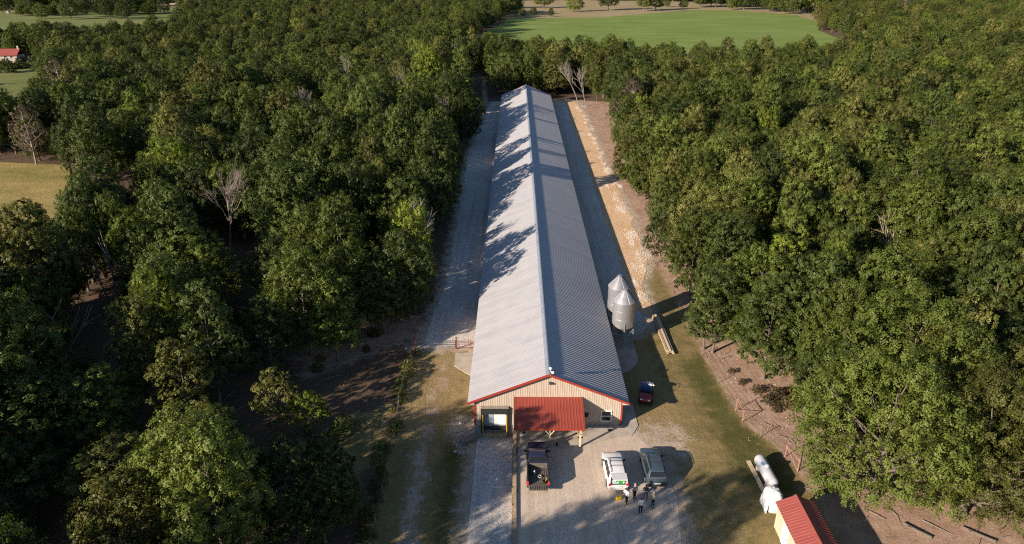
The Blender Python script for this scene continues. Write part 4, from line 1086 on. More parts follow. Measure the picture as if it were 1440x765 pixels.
# ------------------------------------------------------------------ people
CL = {}
def cloth(name, col):
    if name not in CL: CL[name] = plain('cloth_' + name, col, 0.9, 0, 0.2, 0.12, 6)
    return CL[name]
def person(x, y, rz, label, shirt, pants, shoes, hat=None, hatcol=None, hair=(0.05, 0.035, 0.025), pose='down', H=1.76):
    P = empty('person', (x, y, 0.02), rz, label, 'person')
    k = H / 1.76
    J = {'pel': (0, 0, 0.96, .145, .105), 'sp': (0, 0.0, 1.14, .14, .10), 'ch': (0, 0.0, 1.34, .165, .115), 'nk': (0, 0.01, 1.50, .062, .062), 'hd': (0, 0.02, 1.60, .075, .085), 'ht': (0, 0.02, 1.69, .072, .085)}
    E_ = [('pel', 'sp'), ('sp', 'ch'), ('ch', 'nk'), ('nk', 'hd'), ('hd', 'ht')]
    for s, n in ((-1, 'l'), (1, 'r')):
        if pose == 'cross': el, wr = (s * 0.27, 0.06, 1.16), (s * -0.02, 0.20, 1.20 + 0.03 * s)
        elif pose == 'hips': el, wr = (s * 0.38, -0.06, 1.18), (s * 0.20, 0.05, 1.02)
        elif pose == 'point' and s > 0: el, wr = (0.30, 0.16, 1.18), (0.26, 0.38, 1.22)
        else: el, wr = (s * 0.27, -0.02, 1.14), (s * 0.27, 0.08, 0.90)
        w = Vector(wr); e = Vector(el); hnd = w + (w - e).normalized() * 0.09
        J[n + 'sh'] = (s * 0.185, 0, 1.42, .062, .062); J[n + 'el'] = (*el, .047, .047); J[n + 'wr'] = (*wr, .032, .032); J[n + 'ha'] = (*hnd, .042, .022)
        f = 0.06 * s * (1 if pose != 'hips' else -1)
        J[n + 'hp'] = (s * 0.095, 0, 0.88, .092, .098); J[n + 'kn'] = (s * 0.12, f * 0.8 + 0.02, 0.50, .062, .064); J[n + 'an'] = (s * 0.13, f, 0.10, .042, .045); J[n + 'to'] = (s * 0.15, f + 0.17, 0.045, .042, .032)
        E_ += [('ch', n + 'sh'), (n + 'sh', n + 'el'), (n + 'el', n + 'wr'), (n + 'wr', n + 'ha'), ('pel', n + 'hp'), (n + 'hp', n + 'kn'), (n + 'kn', n + 'an'), (n + 'an', n + 'to')]
    ids = list(J); me = bpy.data.meshes.new('body')
    me.from_pydata([tuple(c * k for c in J[i][:3]) for i in ids], [(ids.index(a), ids.index(b)) for a, b in E_], [])
    o = bpy.data.objects.new('tmp', me); COL.objects.link(o)
    sm = o.modifiers.new('s', 'SKIN'); sm.use_smooth_shade = True
    for i, n in enumerate(ids):
        sv = me.skin_vertices[0].data[i]; sv.radius = (J[n][3] * k, J[n][4] * k); sv.use_root = (n == 'pel')
    ss = o.modifiers.new('u', 'SUBSURF'); ss.levels = 2; ss.render_levels = 2
    dg = bpy.context.evaluated_depsgraph_get()
    bm = bpy.data.meshes.new_from_object(o.evaluated_get(dg)); bm.name = 'body'
    bpy.data.objects.remove(o)
    body = link('body', bm, P)
    bm.materials.clear()
    for mt in (cloth(shirt[0], shirt[1]), cloth(pants[0], pants[1]), cloth(shoes[0], shoes[1]), M['skin']): bm.materials.append(mt)
    seg = {}
    for a, b in E_:
        if b in ('hd', 'ht') or b.endswith('ha'): c = 3
        elif b.endswith('hp') or b.endswith('kn'): c = 1
        elif b.endswith('an'): c = 1
        elif b.endswith('to'): c = 2
        else: c = 0
        seg[(a, b)] = c
    for p in bm.polygons:
        q = p.center / k; best = None; bd = 9
        for (a, b), c in seg.items():
            A = Vector(J[a][:3]); B = Vector(J[b][:3]); t = max(0, min(1, (q - A).dot(B - A) / (B - A).length_squared)); d = (q - A - (B - A) * t).length
            if d < bd: bd = d; best = c
        if best == 0 and q.z < 1.0 and abs(q.x) < 0.2: best = 1
        if best == 1 and q.z > 1.02: best = 0
        if best == 1 and q.z < 0.09: best = 2
        if q.z > 1.50: best = 3
        p.material_index = best
    # hands: five bent fingers of unequal length, rooted in the palm
    fm = MB()
    for s, n in ((-1, 'l'), (1, 'r')):
        w = Vector(J[n + 'wr'][:3]); h_ = Vector(J[n + 'ha'][:3]); d = (h_ - w).normalized()
        u = d.cross(Vector((0, 0, 1))); u = u.normalized() if u.length > 0.1 else Vector((0, 1, 0))
        v = u.cross(d)
        for i in range(4):
            b = h_ + u * (-0.03 + 0.02 * i) - d * 0.02; Lf = (0.065, 0.078, 0.074, 0.058)[i]
            fm.tube([(b) * k, (b + d * Lf * 0.55 - v * 0.006) * k, (b + d * Lf - v * 0.024) * k], [0.009, 0.0085, 0.006], 5)
        b = w + d * 0.03 + u * 0.03 * s
        fm.tube([b * k, (b + d * 0.035 + u * 0.025 * s) * k, (b + d * 0.065 + u * 0.03 * s) * k], [0.011, 0.010, 0.007], 5)
    # face: nose, ears, eyes, mouth
    fc = MB()
    fc.add([(-.014 * k, .095 * k, 1.585 * k), (.014 * k, .095 * k, 1.585 * k), (0, .128 * k, 1.588 * k), (0, .098 * k, 1.63 * k)], [(0, 1, 2), (1, 3, 2), (3, 0, 2)])
    for s in (-1, 1): fc.lathe([(0.012 * k, -0.01 * k), (0.026 * k, 0), (0.014 * k, 0.012 * k)], 8, (s * 0.085 * k, 0.012 * k, 1.61 * k), 'x')
    fm.obj('fingers', M['skin'], body, True)
    fc.obj('face', M['skin'], body)
    ey = MB()
    for s in (-1, 1): ey.lathe([(0.004, -0.004), (0.011 * k, 0.0), (0.004, 0.006)], 8, (s * 0.032 * k, 0.099 * k, 1.628 * k), 'y')
    ey.box(-0.026 * k, 0.026 * k, 0.097 * k, 0.103 * k, 1.558 * k, 1.565 * k)
    ey.obj('eyes', M['black'], body)
    # hair or hat
    hm = plain('hair_%d' % int(hair[0] * 1000), hair, 0.8, 0, 0.3, 0.2, 20)
    MB().lathe([(0.090 * k, 1.615 * k), (0.098 * k, 1.66 * k), (0.092 * k, 1.715 * k), (0.062 * k, 1.755 * k), (0.02 * k, 1.77 * k)], 16, (0, 0.005 * k, 0)).obj('hair', hm, P, True)
    if hat:
        hc = cloth(hat + str(hatcol[0]), hatcol)
        z = 1.69 * k
        if hat == 'wide': MB().lathe([(0.095, z - 0.01), (0.20, z - 0.03), (0.21, z - 0.015), (0.11, z + 0.015), (0.108, z + 0.09), (0.06, z + 0.115), (0.01, z + 0.11)], 18, (0, 0.01, 0)).obj('hat', hc, P, True)
        else:
            hb = MB().lathe([(0.104, z - 0.02), (0.106, z + 0.02), (0.09, z + 0.07), (0.05, z + 0.098), (0.01, z + 0.10)], 16, (0, 0.01, 0))
            hb.slab([(-0.08, 0.09, z - 0.005), (0.08, 0.09, z - 0.005), (0.06, 0.20, z - 0.02), (-0.06, 0.20, z - 0.02)], 0.012)
            hb.obj('cap', hc, P, True)
    MB().tube([(0.150 * k * math.cos(2 * math.pi * i / 16), 0.112 * k * math.sin(2 * math.pi * i / 16), 1.0 * k) for i in range(17)], 0.018, 4, False).obj('belt', M['black'], P)
    return P
blk = ('black', (0.02, 0.02, 0.025)); navy = ('navy', (0.025, 0.032, 0.07)); wht = ('white', (0.72, 0.68, 0.70)); tan_ = ('tan', (0.34, 0.28, 0.20)); pink = ('pink', (0.50, 0.38, 0.38)); pale = ('pale', (0.62, 0.60, 0.66))
boot = ('boot', (0.52, 0.30, 0.03)); bsh = ('shoe', (0.03, 0.025, 0.02))
person(9.62, 47.0, R(-60), 'person in white shirt, black trousers and yellow boots with a dark wide hat', wht, blk, boot, 'wide', (0.06, 0.06, 0.05), pose='hips')
person(10.42, 47.65, R(-150), 'person in pale pink shirt and dark trousers standing behind the white wagon', pink, blk, bsh, None, None, (0.30, 0.25, 0.20), 'down')
person(11.35, 47.45, R(160), 'person all in navy blue standing by the grey-blue wagon', navy, navy, boot, 'cap', (0.02, 0.025, 0.05), pose='cross')
person(11.85, 46.6, R(95), 'person in tan shirt, dark trousers and pale cap, rightmost of the group', tan_, blk, bsh, 'cap', (0.45, 0.40, 0.33), pose='cross')
person(10.65, 45.85, R(5), 'person in white shirt and black trousers with bare dark hair, nearest the camera', pale, blk, bsh, None, None, (0.02, 0.016, 0.014), 'point')
bk = empty('tool_case', (9.05, 47.6, 0.02), R(20), 'yellow case on the gravel behind the white wagon', 'case')
MB().box(-0.24, 0.24, -0.15, 0.15, 0, 0.28, 0.03).obj('case', M['yellow'], bk); MB().tube([(-0.1, 0, 0.28), (-0.1, 0, 0.33), (0.1, 0, 0.33), (0.1, 0, 0.28)], 0.015, 5).obj('handle', M['black'], bk)
# porch things seen under the red roof
bn = empty('stool', (6.4, 56.2, 0.055), 0, 'yellow hand truck leaning by the right porch post', 'hand truck')
MB().tube([(-0.2, 0.1, 0.05), (-0.2, 0.25, 1.15), (0.2, 0.25, 1.15), (0.2, 0.1, 0.05)], 0.025, 5).obj('frame', M['yellow'], bn); MB().box(-0.24, 0.24, -0.12, 0.1, 0.0, 0.03).obj('toe_plate', M['black'], bn)
bn.name = 'hand_truck'
bc = empty('trash_can', (0.75, 56.9, 0.055), 0, 'dark trash can under the left end of the porch', 'trash can')
MB().lathe([(0.24, 0), (0.29, 0.8), (0.31, 0.8), (0.31, 0.84)], 18).obj('can', M['plasticdark'], bc, True); MB().lathe([(0.32, 0.842), (0.30, 0.90), (0.05, 0.95)], 18).obj('lid', M['plasticdark'], bc, True)
dn = empty('drain_cover', (9.5, 57.4, 0.058), 0, 'dark round drain cover on the concrete apron below the window', 'drain cover')
MB().lathe([(0.30, 0), (0.30, 0.015)], 20).obj('plate', M['concrete_dark'], dn); MB().lathe([(0.22, 0.015), (0.22, 0.02)], 20).obj('grate', M['black'], dn)
bd = empty('bollard', (4.05, 54.9, 0.055), 0, 'short black bollard at the front edge of the apron', 'bollard')
MB().lathe([(0.09, 0), (0.09, 0.75), (0.05, 0.82)], 12).obj('post', M['black'], bd, True); MB().lathe([(0.095, 0.55), (0.095, 0.65)], 12).obj('band', M['plasticdark'], bd)

# ------------------------------------------------------------------ far house by the left meadow
hx, hy = G(0, 88.5)
hs = empty('house', (hx, hy, 0.3), R(6), 'far house with red roof and beige walls at the left edge', 'house')
MB().box(-8, 8, 0, 7, 0, 3.0).obj('wall', M['beige'], hs)
MB().box(-8.05, 8.05, -1.6, -0.02, 0, 1.9).obj('porch_wall', M['concrete'], hs)
for s in (0, 1):
    ya, yb = (-0.6, 3.5) if s == 0 else (7.6, 3.5)
    pts = [(-8.5, ya, 3.0), (8.5, ya, 3.0), (8.5, yb, 5.6), (-8.5, yb, 5.6)]
    if s: pts = pts[::-1]
    rf = MB().slab(pts, 0.15).obj('roof_slope', M['redroof2'], hs)
MB().box(7.3, 8.0, 3.2, 3.9, 5.2, 6.8).obj('chimney', M['beige'], hs)
for x in (-5.5, -1.0, 3.0, 5.6):
    w = MB().box(x - 0.6, x + 0.6, -0.06, -0.02, 1.95, 2.7).obj('window', M['white'], hs); MB().box(x - 0.5, x + 0.5, -0.09, -0.061, 2.02, 2.62).obj('pane', M['glass'], w)
MB().box(5.0, 5.5, -1.68, -1.605, 0.2, 1.9).obj('door', M['white'], hs)
for i, (u, v, pt, lb) in enumerate([(33, 87.0, 'carnavy', 'dark car parked beside the far red-roofed house'), (45, 86.2, 'carwhite', 'pale car parked farther right of the red-roofed house')]):
    cx_, cy_ = G(u, v)
    suv((cx_, cy_, 0.3), R(80 if i else 95), lb, pt)
for (u, v, lb) in [(34.7, 86.5, 'white pole standing by the car near the far house')]:
    px, py = G(u, v); e = empty('pole', (px, py, 0.2), 0, lb, 'pole')
    MB().tube([(0, 0, 0), (0, 0, 3.0)], 0.16, 6).obj('shaft', M['white'], e); MB().box(-0.5, 0.5, -0.1, 0.1, 2.4, 3.1).obj('board', M['white'], e)
# far farm buildings and utility poles
for (u, v, wd, lb) in [(122, 8, 15, 'far pale farmhouse among trees at the top left'), (197, 3.6, 13, 'far white farm building at the top edge left of the poles'), (652, 24.5, 9, 'tiny white shed at the corner of the green hay field')]:
    x, y = G(u, v); b = empty('farm_building', (x, y, 0.3), R(5), lb, 'building')
    MB().box(-wd / 2, wd / 2, 0, 7, 0, 3.2).obj('wall', M['white'], b)
    MB().slab([(-wd / 2 - .4, -0.4, 3.1), (wd / 2 + .4, -0.4, 3.1), (wd / 2 + .4, 3.5, 5.0), (-wd / 2 - .4, 3.5, 5.0)], 0.12).obj('roof_slope', M['galvdark'], b)
    MB().slab([(wd / 2 + .4, 7.4, 3.1), (-wd / 2 - .4, 7.4, 3.1), (-wd / 2 - .4, 3.5, 5.0), (wd / 2 + .4, 3.5, 5.0)], 0.12).obj('roof_slope', M['galvdark'], b)
    for q in (-0.3, 0.25): MB().box(wd * q - .6, wd * q + .6, -0.06, -0.02, 1.0, 2.2).obj('window', M['glass'], b)
for (u, v, lb) in [(199, 11, 'far utility pole, left of two at the top edge'), (226, 8, 'far utility pole, right of two at the top edge')]:
    x, y = G(u, v); e = empty('utility_pole', (x, y, 0), 0, lb, 'utility pole')
    MB().tube([(0, 0, 0), (0, 0, 10)], [0.22, 0.15], 7).obj('pole', M['deadwood'], e); MB().box(-1.2, 1.2, -0.1, 0.1, 9.0, 9.2).obj('crossarm', M['deadwood'], e)

# ------------------------------------------------------------------ trees
def crown_np(seed, Rr, z0, z1, nclump, nsprig, nleaf, leaf, lobes=0.34, sparse=0.0):
    g = np.random.default_rng(seed)
    # clump centres through an uneven envelope
    ph = g.uniform(0, 6.28, 4); C = []; rc = []
    tries = 0
    while len(C) < nclump and tries < 9000:
        tries += 1
        t = g.uniform(0, 1) ** 0.85; a = g.uniform(0, 2 * math.pi)
        env = (math.sin(math.pi * min(1, 0.18 + 0.80 * t)) ** 0.50) * (1 - 0.18 * t)
        env *= 1 + lobes * (math.sin(2 * a + ph[0] + 3 * t) + 0.7 * math.sin(3 * a + ph[1] - 4 * t)) * 0.6
        f = g.uniform(0.25, 1.0) ** 0.45
        p = np.array([Rr * env * f * math.cos(a), Rr * env * f * math.sin(a), z0 + (z1 - z0) * t])
        r = min(1.45, max(0.45, Rr * g.uniform(0.17, 0.36)))
        if all(np.linalg.norm(p - q) > 0.70 * (r + s) for q, s in zip(C, rc)):
            C.append(p); rc.append(r)
    C = np.array(C); rc = np.array(rc); n = len(C)
    # sprigs on each clump
    d = g.normal(size=(n, nsprig, 3)); d[..., 2] = d[..., 2] * 0.8 + 0.25
    d /= np.linalg.norm(d, axis=-1, keepdims=True)
    sp = C[:, None] + d * (rc[:, None, None] * g.uniform(0.70, 1.08, (n, nsprig, 1))) * np.array([1, 1, 0.78])
    sr = rc[:, None] * g.uniform(0.26, 0.46, (n, nsprig))
    keep = g.uniform(size=(n, nsprig)) > sparse
    out = sp - np.array([0, 0, z0 + (z1 - z0) * 0.4]); out /= np.linalg.norm(out, axis=-1, keepdims=True) + 1e-6
    keep &= (np.sum(d * out, -1) > -0.45)
    ct = np.repeat(g.uniform(0, 1, (n, 1)), nsprig, 1) * 0.5 + g.uniform(0, 1, (n, nsprig)) * 0.5
    sp = sp[keep]; sr = sr[keep]; sdir = d[keep]; ct = ct[keep]; m = len(sp)
    e = g.normal(size=(m, nleaf, 3)); e /= np.linalg.norm(e, axis=-1, keepdims=True)
    e = e * 0.8 + sdir[:, None] * 0.5
    pos = (sp[:, None] + e * sr[:, None, None] * g.uniform(0.35, 1.1, (m, nleaf, 1))).reshape(-1, 3)
    nrm = (e * 0.45 + sdir[:, None] * 0.65 + np.array([0, 0, 0.30]) + g.normal(size=e.shape) * 0.30).reshape(-1, 3)
    nrm /= np.linalg.norm(nrm, axis=-1, keepdims=True)
    k = len(pos)
    rv = g.normal(size=(k, 3)); u = np.cross(nrm, rv); u /= np.linalg.norm(u, axis=-1, keepdims=True)
    v = np.cross(nrm, u)
    L = (leaf * g.uniform(0.6, 1.35, (k, 1))); W = L * g.uniform(0.45, 0.75, (k, 1))
    co = np.stack([pos - u * L * 0.5, pos + v * W * 0.5 + nrm * L * 0.10, pos + u * L * 0.5 - nrm * L * 0.12, pos - v * W * 0.5 + nrm * L * 0.10], 1).reshape(-1, 3)
    fa = np.arange(k * 4).reshape(-1, 4)
    tint = np.repeat(np.clip(np.repeat(ct, nleaf) * 0.75 + g.uniform(0, 1, k) * 0.25, 0, 1), 4)
    return C, rc, co, fa, tint
def trunk_mb(seed, C, rc, z0, z1, r0, lean=0.5, nl=26):
    g = np.random.default_rng(seed + 99); mb = MB()
    top = z0 + (z1 - z0) * 0.72
    bx, by = g.uniform(-lean, lean, 2)
    def axis(z): f = z / top; return Vector((bx * f * f + 0.15 * math.sin(f * 5 + seed), by * f * f + 0.15 * math.cos(f * 4 + seed), z))
    zs = [-0.3, 0.12, 0.5, 1.2, top * 0.3, top * 0.5, top * 0.7, top * 0.85, top]
    mb.tube([axis(z) if z > 0 else Vector((0, 0, z)) for z in zs], [r0 * 1.9, r0 * 1.45, r0 * 1.1, r0, r0 * .88, r0 * .72, r0 * .5, r0 * .34, r0 * .16], 8)
    idx = np.argsort(-rc)[:nl]
    for i in idx:
        c = Vector(C[i]); hd = math.hypot(c.x, c.y)
        zb = min(top * 0.97, max(z0 * 0.75, c.z - hd * g.uniform(0.55, 1.0)))
        a = axis(zb); f = zb / top; r = r0 * (0.55 - 0.35 * f)
        mid = a.lerp(c, 0.5) + Vector((g.uniform(-.3, .3), g.uniform(-.3, .3), -0.10 * hd + 0.2))
        mb.tube([a, mid, c, c + Vector((g.uniform(-.4, .4), g.uniform(-.4, .4), 0.5))], [r, r * 0.65, r * 0.34, r * 0.1], 5)
        for q in range(2):
            e = c + Vector((g.uniform(-1, 1), g.uniform(-1, 1), g.uniform(-.3, .8))) * float(rc[i]) * 0.9
            mb.tube([mid.lerp(c, 0.6), e], [r * 0.3, r * 0.08], 4)
    return mb
VAR = []
#          R    z0   z1   clumps sprigs leaves leaf  r0
specs = [(4.0, 2.8, 12.8, 70, 22, 30, 0.20, 0.20), (3.5, 3.4, 13.6, 62, 22, 30, 0.19, 0.18), (4.6, 2.6, 12.2, 78, 22, 30, 0.205, 0.22),
         (3.0, 3.0, 12.6, 52, 22, 30, 0.18, 0.16), (5.2, 3.2, 13.6, 90, 22, 30, 0.205, 0.25), (4.1, 2.0, 10.6, 66, 22, 30, 0.195, 0.18),
         (7.6, 2.6, 15.0, 170, 22, 32, 0.21, 0.40), (2.0, 1.6, 6.6, 34, 16, 22, 0.16, 0.08)]
for i, (Rr, z0, z1, nc, ns, nl, lf, r0) in enumerate(specs):
    C, rc, co, fa, ti = crown_np(100 + i, Rr, z0, z1, nc, ns, nl, lf)
    me = np_mesh('crown', co, fa, M['leaf_mid'])
    a = me.attributes.new('tint', 'FLOAT', 'POINT'); a.data.foreach_set('value', ti.astype(np.float32))
    tm = trunk_mb(i, C, rc, z0, z1, r0).mesh('trunk', M['bark'], True)
    VAR.append((me, tm, Rr, z1))
# thin, half-bare crown
C, rc, co, fa, ti = crown_np(211, 3.6, 4.0, 12.8, 52, 16, 9, 0.24, 0.3, 0.35)
me = np_mesh('crown', co, fa, M['leaf_brown']); a = me.attributes.new('tint', 'FLOAT', 'POINT'); a.data.foreach_set('value', ti.astype(np.float32))
VAR.append((me, trunk_mb(31, C, rc, 4.0, 12.8, 0.2, 0.4, 40).mesh('trunk', M['deadpink'], True), 3.6, 12.8))
# small shrub
C, rc, co, fa, ti = crown_np(223, 1.1, 0.2, 1.7, 20, 14, 14, 0.15, 0.3, 0.1)
me = np_mesh('foliage', co, fa, M['leaf_dark']); a = me.attributes.new('tint', 'FLOAT', 'POINT'); a.data.foreach_set('value', ti.astype(np.float32))
SHRUB = (me, trunk_mb(37, C, rc, 0.3, 1.7, 0.035, 0.2, 12).mesh('stem', M['bark'], True))

def set_mat(o, mat):
    o.material_slots[0].link = 'OBJECT'; o.material_slots[0].material = mat
def tree(x, y, var, sc, rz, mat, label, group=None, name='broadleaf_tree', cat='tree', z=0.0):
    e = empty(name, (x, y, z), rz, label, cat, group)
    e.scale = (sc[0], sc[0], sc[1])
    me, tm, _, _ = VAR[var]
    c = link('crown', me, e); set_mat(c, mat)
    link('trunk', tm, e)
    return e

# -- places where no tree stands
CLEAR = [[(-13.0, 20), (-13.2, 62), (-14.5, 74), (-13.4, 96), (-12.8, 130), (-12.2, 170), (-12.8, 200), (-19, 262), (-17, 300), (-11, 300), (-10, 262), (-5, 245), (12, 246), (24, 243), (29, 225), (28, 196), (27, 178), (23.6, 160), (23, 100), (24, 75), (29.5, 69), (30, 57), (27.5, 50), (28, 44), (44, 46), (50, 20)],
         [(-16, 20), (-21, 38), (-17.5, 50), (-24, 54), (-24.5, 60), (-30, 64), (-37, 70), (-43, 79), (-38, 83), (-30, 76), (-25, 68), (-19, 66), (-13, 79), (-12, 20)],
         hay, TANF, LEFTP, GOLD, HOUSEF,
         [(-16, 244), (-11, 246), (-14, 290), (-22, 290)]]
def occupied(x, y, m=0.0):
    return np.maximum.reduce([psd(x, y, p) for p in CLEAR]) > -m

special = []    # x, y, var, (sx, sz), mat, label
def S(x, y, var, sc, mat, label, name='broadleaf_tree'): special.append((x, y, var, sc, mat, label, name))
# big trees lower right
S(31.0, 47.6, 6, (0.80, 0.93), 'leaf_mid', 'big spreading tree overhanging the back of the small red-roofed shed')
S(38.2, 46.2, 6, (0.74, 0.86), 'leaf_olive', 'big olive green tree nearest the lower right corner, its trunk on bare ground')
S(37.0, 56.5, 6, (0.92, 1.00), 'leaf_mid', 'huge leafy tree towering behind the tree over the shed')
S(31.6, 56.6, 2, (0.85, 0.85), 'leaf_dark', 'dark dense tree beside the right fence opposite the propane tank')
S(27.9, 67.2, 0, (0.95, 0.92), 'leaf_dark', 'dark tree with flared pale trunk base right of the fence')
S(23.7, 72.6, 3, (0.95, 0.88), 'leaf_dark', 'slim dark tree at the fence, the right one of a close pair')
S(22.9, 73.6, 3, (0.85, 0.80), 'leaf_dark', 'slim dark tree at the fence, the left one of a close pair')
S(28.6, 74.5, 2, (0.95, 1.02), 'leaf_mid', 'broad green tree behind the close pair at the fence')
S(26.5, 81.0, 1, (1.05, 1.05), 'leaf_dark', 'tall dark tree at the end of the silo shadow')
S(24.6, 88.5, 0, (0.95, 0.95), 'leaf_mid', 'green tree leaning over the dirt beyond the silo shadow')
S(21.4, 99.6, 7, (0.75, 1.15), 'leaf_dark', 'slender small tree at the gate brace by the clay strip')
S(23.6, 105.0, 7, (0.9, 1.3), 'leaf_dark', 'slender small tree just behind the one at the gate brace')
S(24.8, 111, 3, (0.9, 0.85), 'leaf_dark', 'narrow dark tree on the dirt beside the white rock patches')
# left foreground
S(-25.6, 43.2, 4, (0.86, 0.82), 'leaf_mid', 'large tree with rounded crown in the lower left foreground')
S(-32.5, 45.2, 0, (0.98, 0.88), 'leaf_olive', 'olive tree at the left side of the lower left group')
S(-21.2, 38.2, 1, (0.98, 1.02), 'leaf_mid', 'leafy tree at the bottom edge, right end of the lower left group')
S(-27.6, 51.6, 3, (0.98, 0.66), 'leaf_dark', 'narrower tree standing behind the large lower left tree')
S(-22.0, 44.0, 3, (0.9, 0.66), 'leaf_mid', 'short leafy tree right of the large lower left tree')
S(-28.5, 38.8, 5, (0.95, 0.85), 'leaf_olive', 'olive tree at the bottom edge left of centre in the lower left group')
S(-23.6, 57.5, 7, (1.0, 1.0), 'leaf_olive', 'small grey-green tree in the dark clearing, left of a pair')
S(-20.2, 56.8, 7, (0.80, 0.95), 'leaf_bright', 'small bright green tree in the dark clearing, right of a pair')
S(-14.6, 45.0, 7, (0.95, 0.8), 'leaf_dark', 'small dark bush-like tree beside the left fence at the bottom')
S(-16.2, 47.8, 7, (1.05, 0.95), 'leaf_dark', 'small dark tree in shade left of the wire fence, level with the pickup')
S(-18.6, 45.6, 7, (1.25, 1.15), 'leaf_dark', 'bushy dark tree between the lower left group and the fence')
S(-15.2, 42.6, 7, (1.15, 1.0), 'leaf_mid', 'low bushy tree at the bottom edge left of the wire fence')
S(-27.2, 66.4, 3, (0.9, 0.80), 'leaf_dark', 'narrow dark tree standing at the front of the dark clearing')
S(-20.8, 70.8, 3, (0.95, 0.88), 'leaf_mid', 'narrow green tree between the clearing and the fence corner')
S(-34.6, 64.8, 7, (1.3, 1.2), 'leaf_olive', 'small olive tree in the middle of the dark clearing')
S(-17.0, 41.2, 7, (1.1, 0.9), 'leaf_dark', 'small dark tree in deep shade near the bottom edge')
# trees facing the left gravel track
S(-14.6, 80.4, 2, (0.86, 1.0), 'leaf_dark', 'dark round tree at the front corner of the wood beside the pipe gate')
S(-13.9, 86.4, 0, (0.80, 1.06), 'leaf_bright', 'bright yellow-green tree at the edge of the left gravel track')
S(-16.6, 77.4, 3, (0.85, 0.80), 'leaf_dark', 'slim dark tree with bare lower trunk behind the fence corner')
S(-20.2, 76.6, 0, (0.90, 0.88), 'leaf_mid', 'green tree over the orange dirt left of the fence corner')
S(-24.5, 72.0, 4, (0.84, 0.96), 'leaf_mid', 'tall leafy tree at the right edge of the dark clearing')
S(-22.6, 82.5, 1, (1.0, 1.14), 'leaf_mid', 'tall tree behind the leafy tree at the dark clearing')
S(-37.0, 60.2, 1, (0.95, 0.95), 'leaf_olive', 'leaning tree with visible pale trunk at the left of the dark clearing')
S(-31.8, 56.2, 3, (0.9, 0.85), 'leaf_olive', 'narrow olive tree at the lower end of the dark clearing')
S(-62, 122, 4, (1.0, 1.0), 'leaf_bright', 'bright yellow-green tree standing out in the middle of the left wood')
S(-52, 88, 0, (0.9, 0.95), 'leaf_bright', 'fresh green tree behind the tall bare poles in the left wood')
S(*G(58, 86.5), 7, (1.2, 1.0), 'leaf_bright', 'small light green tree on the lawn beside the far red-roofed house')

DEAD = [(325, 365, 13.5, 1, 'deadpink', 'bare pinkish dead tree with fan of fine twigs in the left wood', 0.45, 4, 1), (160, 432, 12, 2, 'deadwood', 'tall bare pale poles of a dead tree above the left clearing', 0.25, 1, 3),
    (110, 520, 11, 3, 'deadwood', 'dead tree with long pale slanting branches left of the clearing', 0.7, 2, 1), (430, 205, 12.5, 4, 'deadpink', 'bare pinkish tree in the upper middle of the left wood', 0.4, 4, 1), (447, 206, 13, 5, 'deadwood', 'white forked dead tree beside the pinkish bare one', 0.5, 2, 1),
    (487, 150, 14, 6, 'deadwood', 'bare grey tree in the upper part of the left wood', 0.4, 3, 1), (574, 170, 14, 7, 'deadwood', 'bare pale tree left of the barn end, inside the wood', 0.4, 3, 1), (637, 212, 13.5, 8, 'deadwood', 'leafless pale tree at the track edge left of the barn', 0.38, 3, 2),
    (815, 152, 14.5, 9, 'deadwood', 'leafless tall pale tree right behind the barn end', 0.3, 3, 1), (826, 153, 13, 10, 'deadwood', 'second leafless tree right behind the barn end', 0.32, 3, 1), (640, 105, 12, 11, 'deadwood', 'bare grey tree behind the barn at the dark track', 0.4, 3, 1), (1255, 410, 12, 12, 'deadpink', 'reddish bare snag poking out of the right wood', 0.6, 2, 1),
    (560, 385, 12, 13, 'deadwood', 'bare grey twigs in the wood left of the bright green tree', 0.5, 3, 1)]
DP = np.array([G(d[0], d[1]) for d in DEAD])
rg = np.random.default_rng(21)
cand = []
def fill(y0, y1, sp, x_lim):
    y = y0
    while y < y1:
        s = sp(y); xl, xr = x_lim(y)
        x = xl
        while x < xr:
            cand.append((x + rg.uniform(-0.42, 0.42) * s, y + rg.uniform(-0.42, 0.42) * s)); x += s
        y += s * 0.92
fill(8, 440, lambda y: 5.3 if y < 130 else (5.9 if y < 260 else 6.8), lambda y: (-(0.78 * y + 62), 0.78 * y + 30))
fill(440, 1000, lambda y: 9.5 if y < 700 else 12, lambda y: (-(0.75 * y + 30), 0.75 * y + 30))
cand = np.array(cand)
cand = cand[~occupied(cand[:, 0], cand[:, 1], 0.6)]
sx = np.array([[s[0], s[1]] for s in special])
dmin = np.min(np.hypot(cand[:, None, 0] - sx[None, :, 0], cand[:, None, 1] - sx[None, :, 1]), 1)
cand = cand[dmin > 4.0]
for (px, py) in DP:     # the dead trees stand clear of the crowns before them
    L_ = math.hypot(px, py); ux, uy = px / L_, py / L_
    t = (px - cand[:, 0]) * ux + (py - cand[:, 1]) * uy; lat = np.abs((cand[:, 0] - px) * uy - (cand[:, 1] - py) * ux)
    cand = cand[~((t > -3.5) & (t < 20) & (lat < 4.2))]
# openings in the canopy, as clumps
gap = fbm(cand[:, 0], cand[:, 1], 22, 77, 2)
near = cand[:, 1] < 300
cand = cand[~((gap < 0.255) & near)]
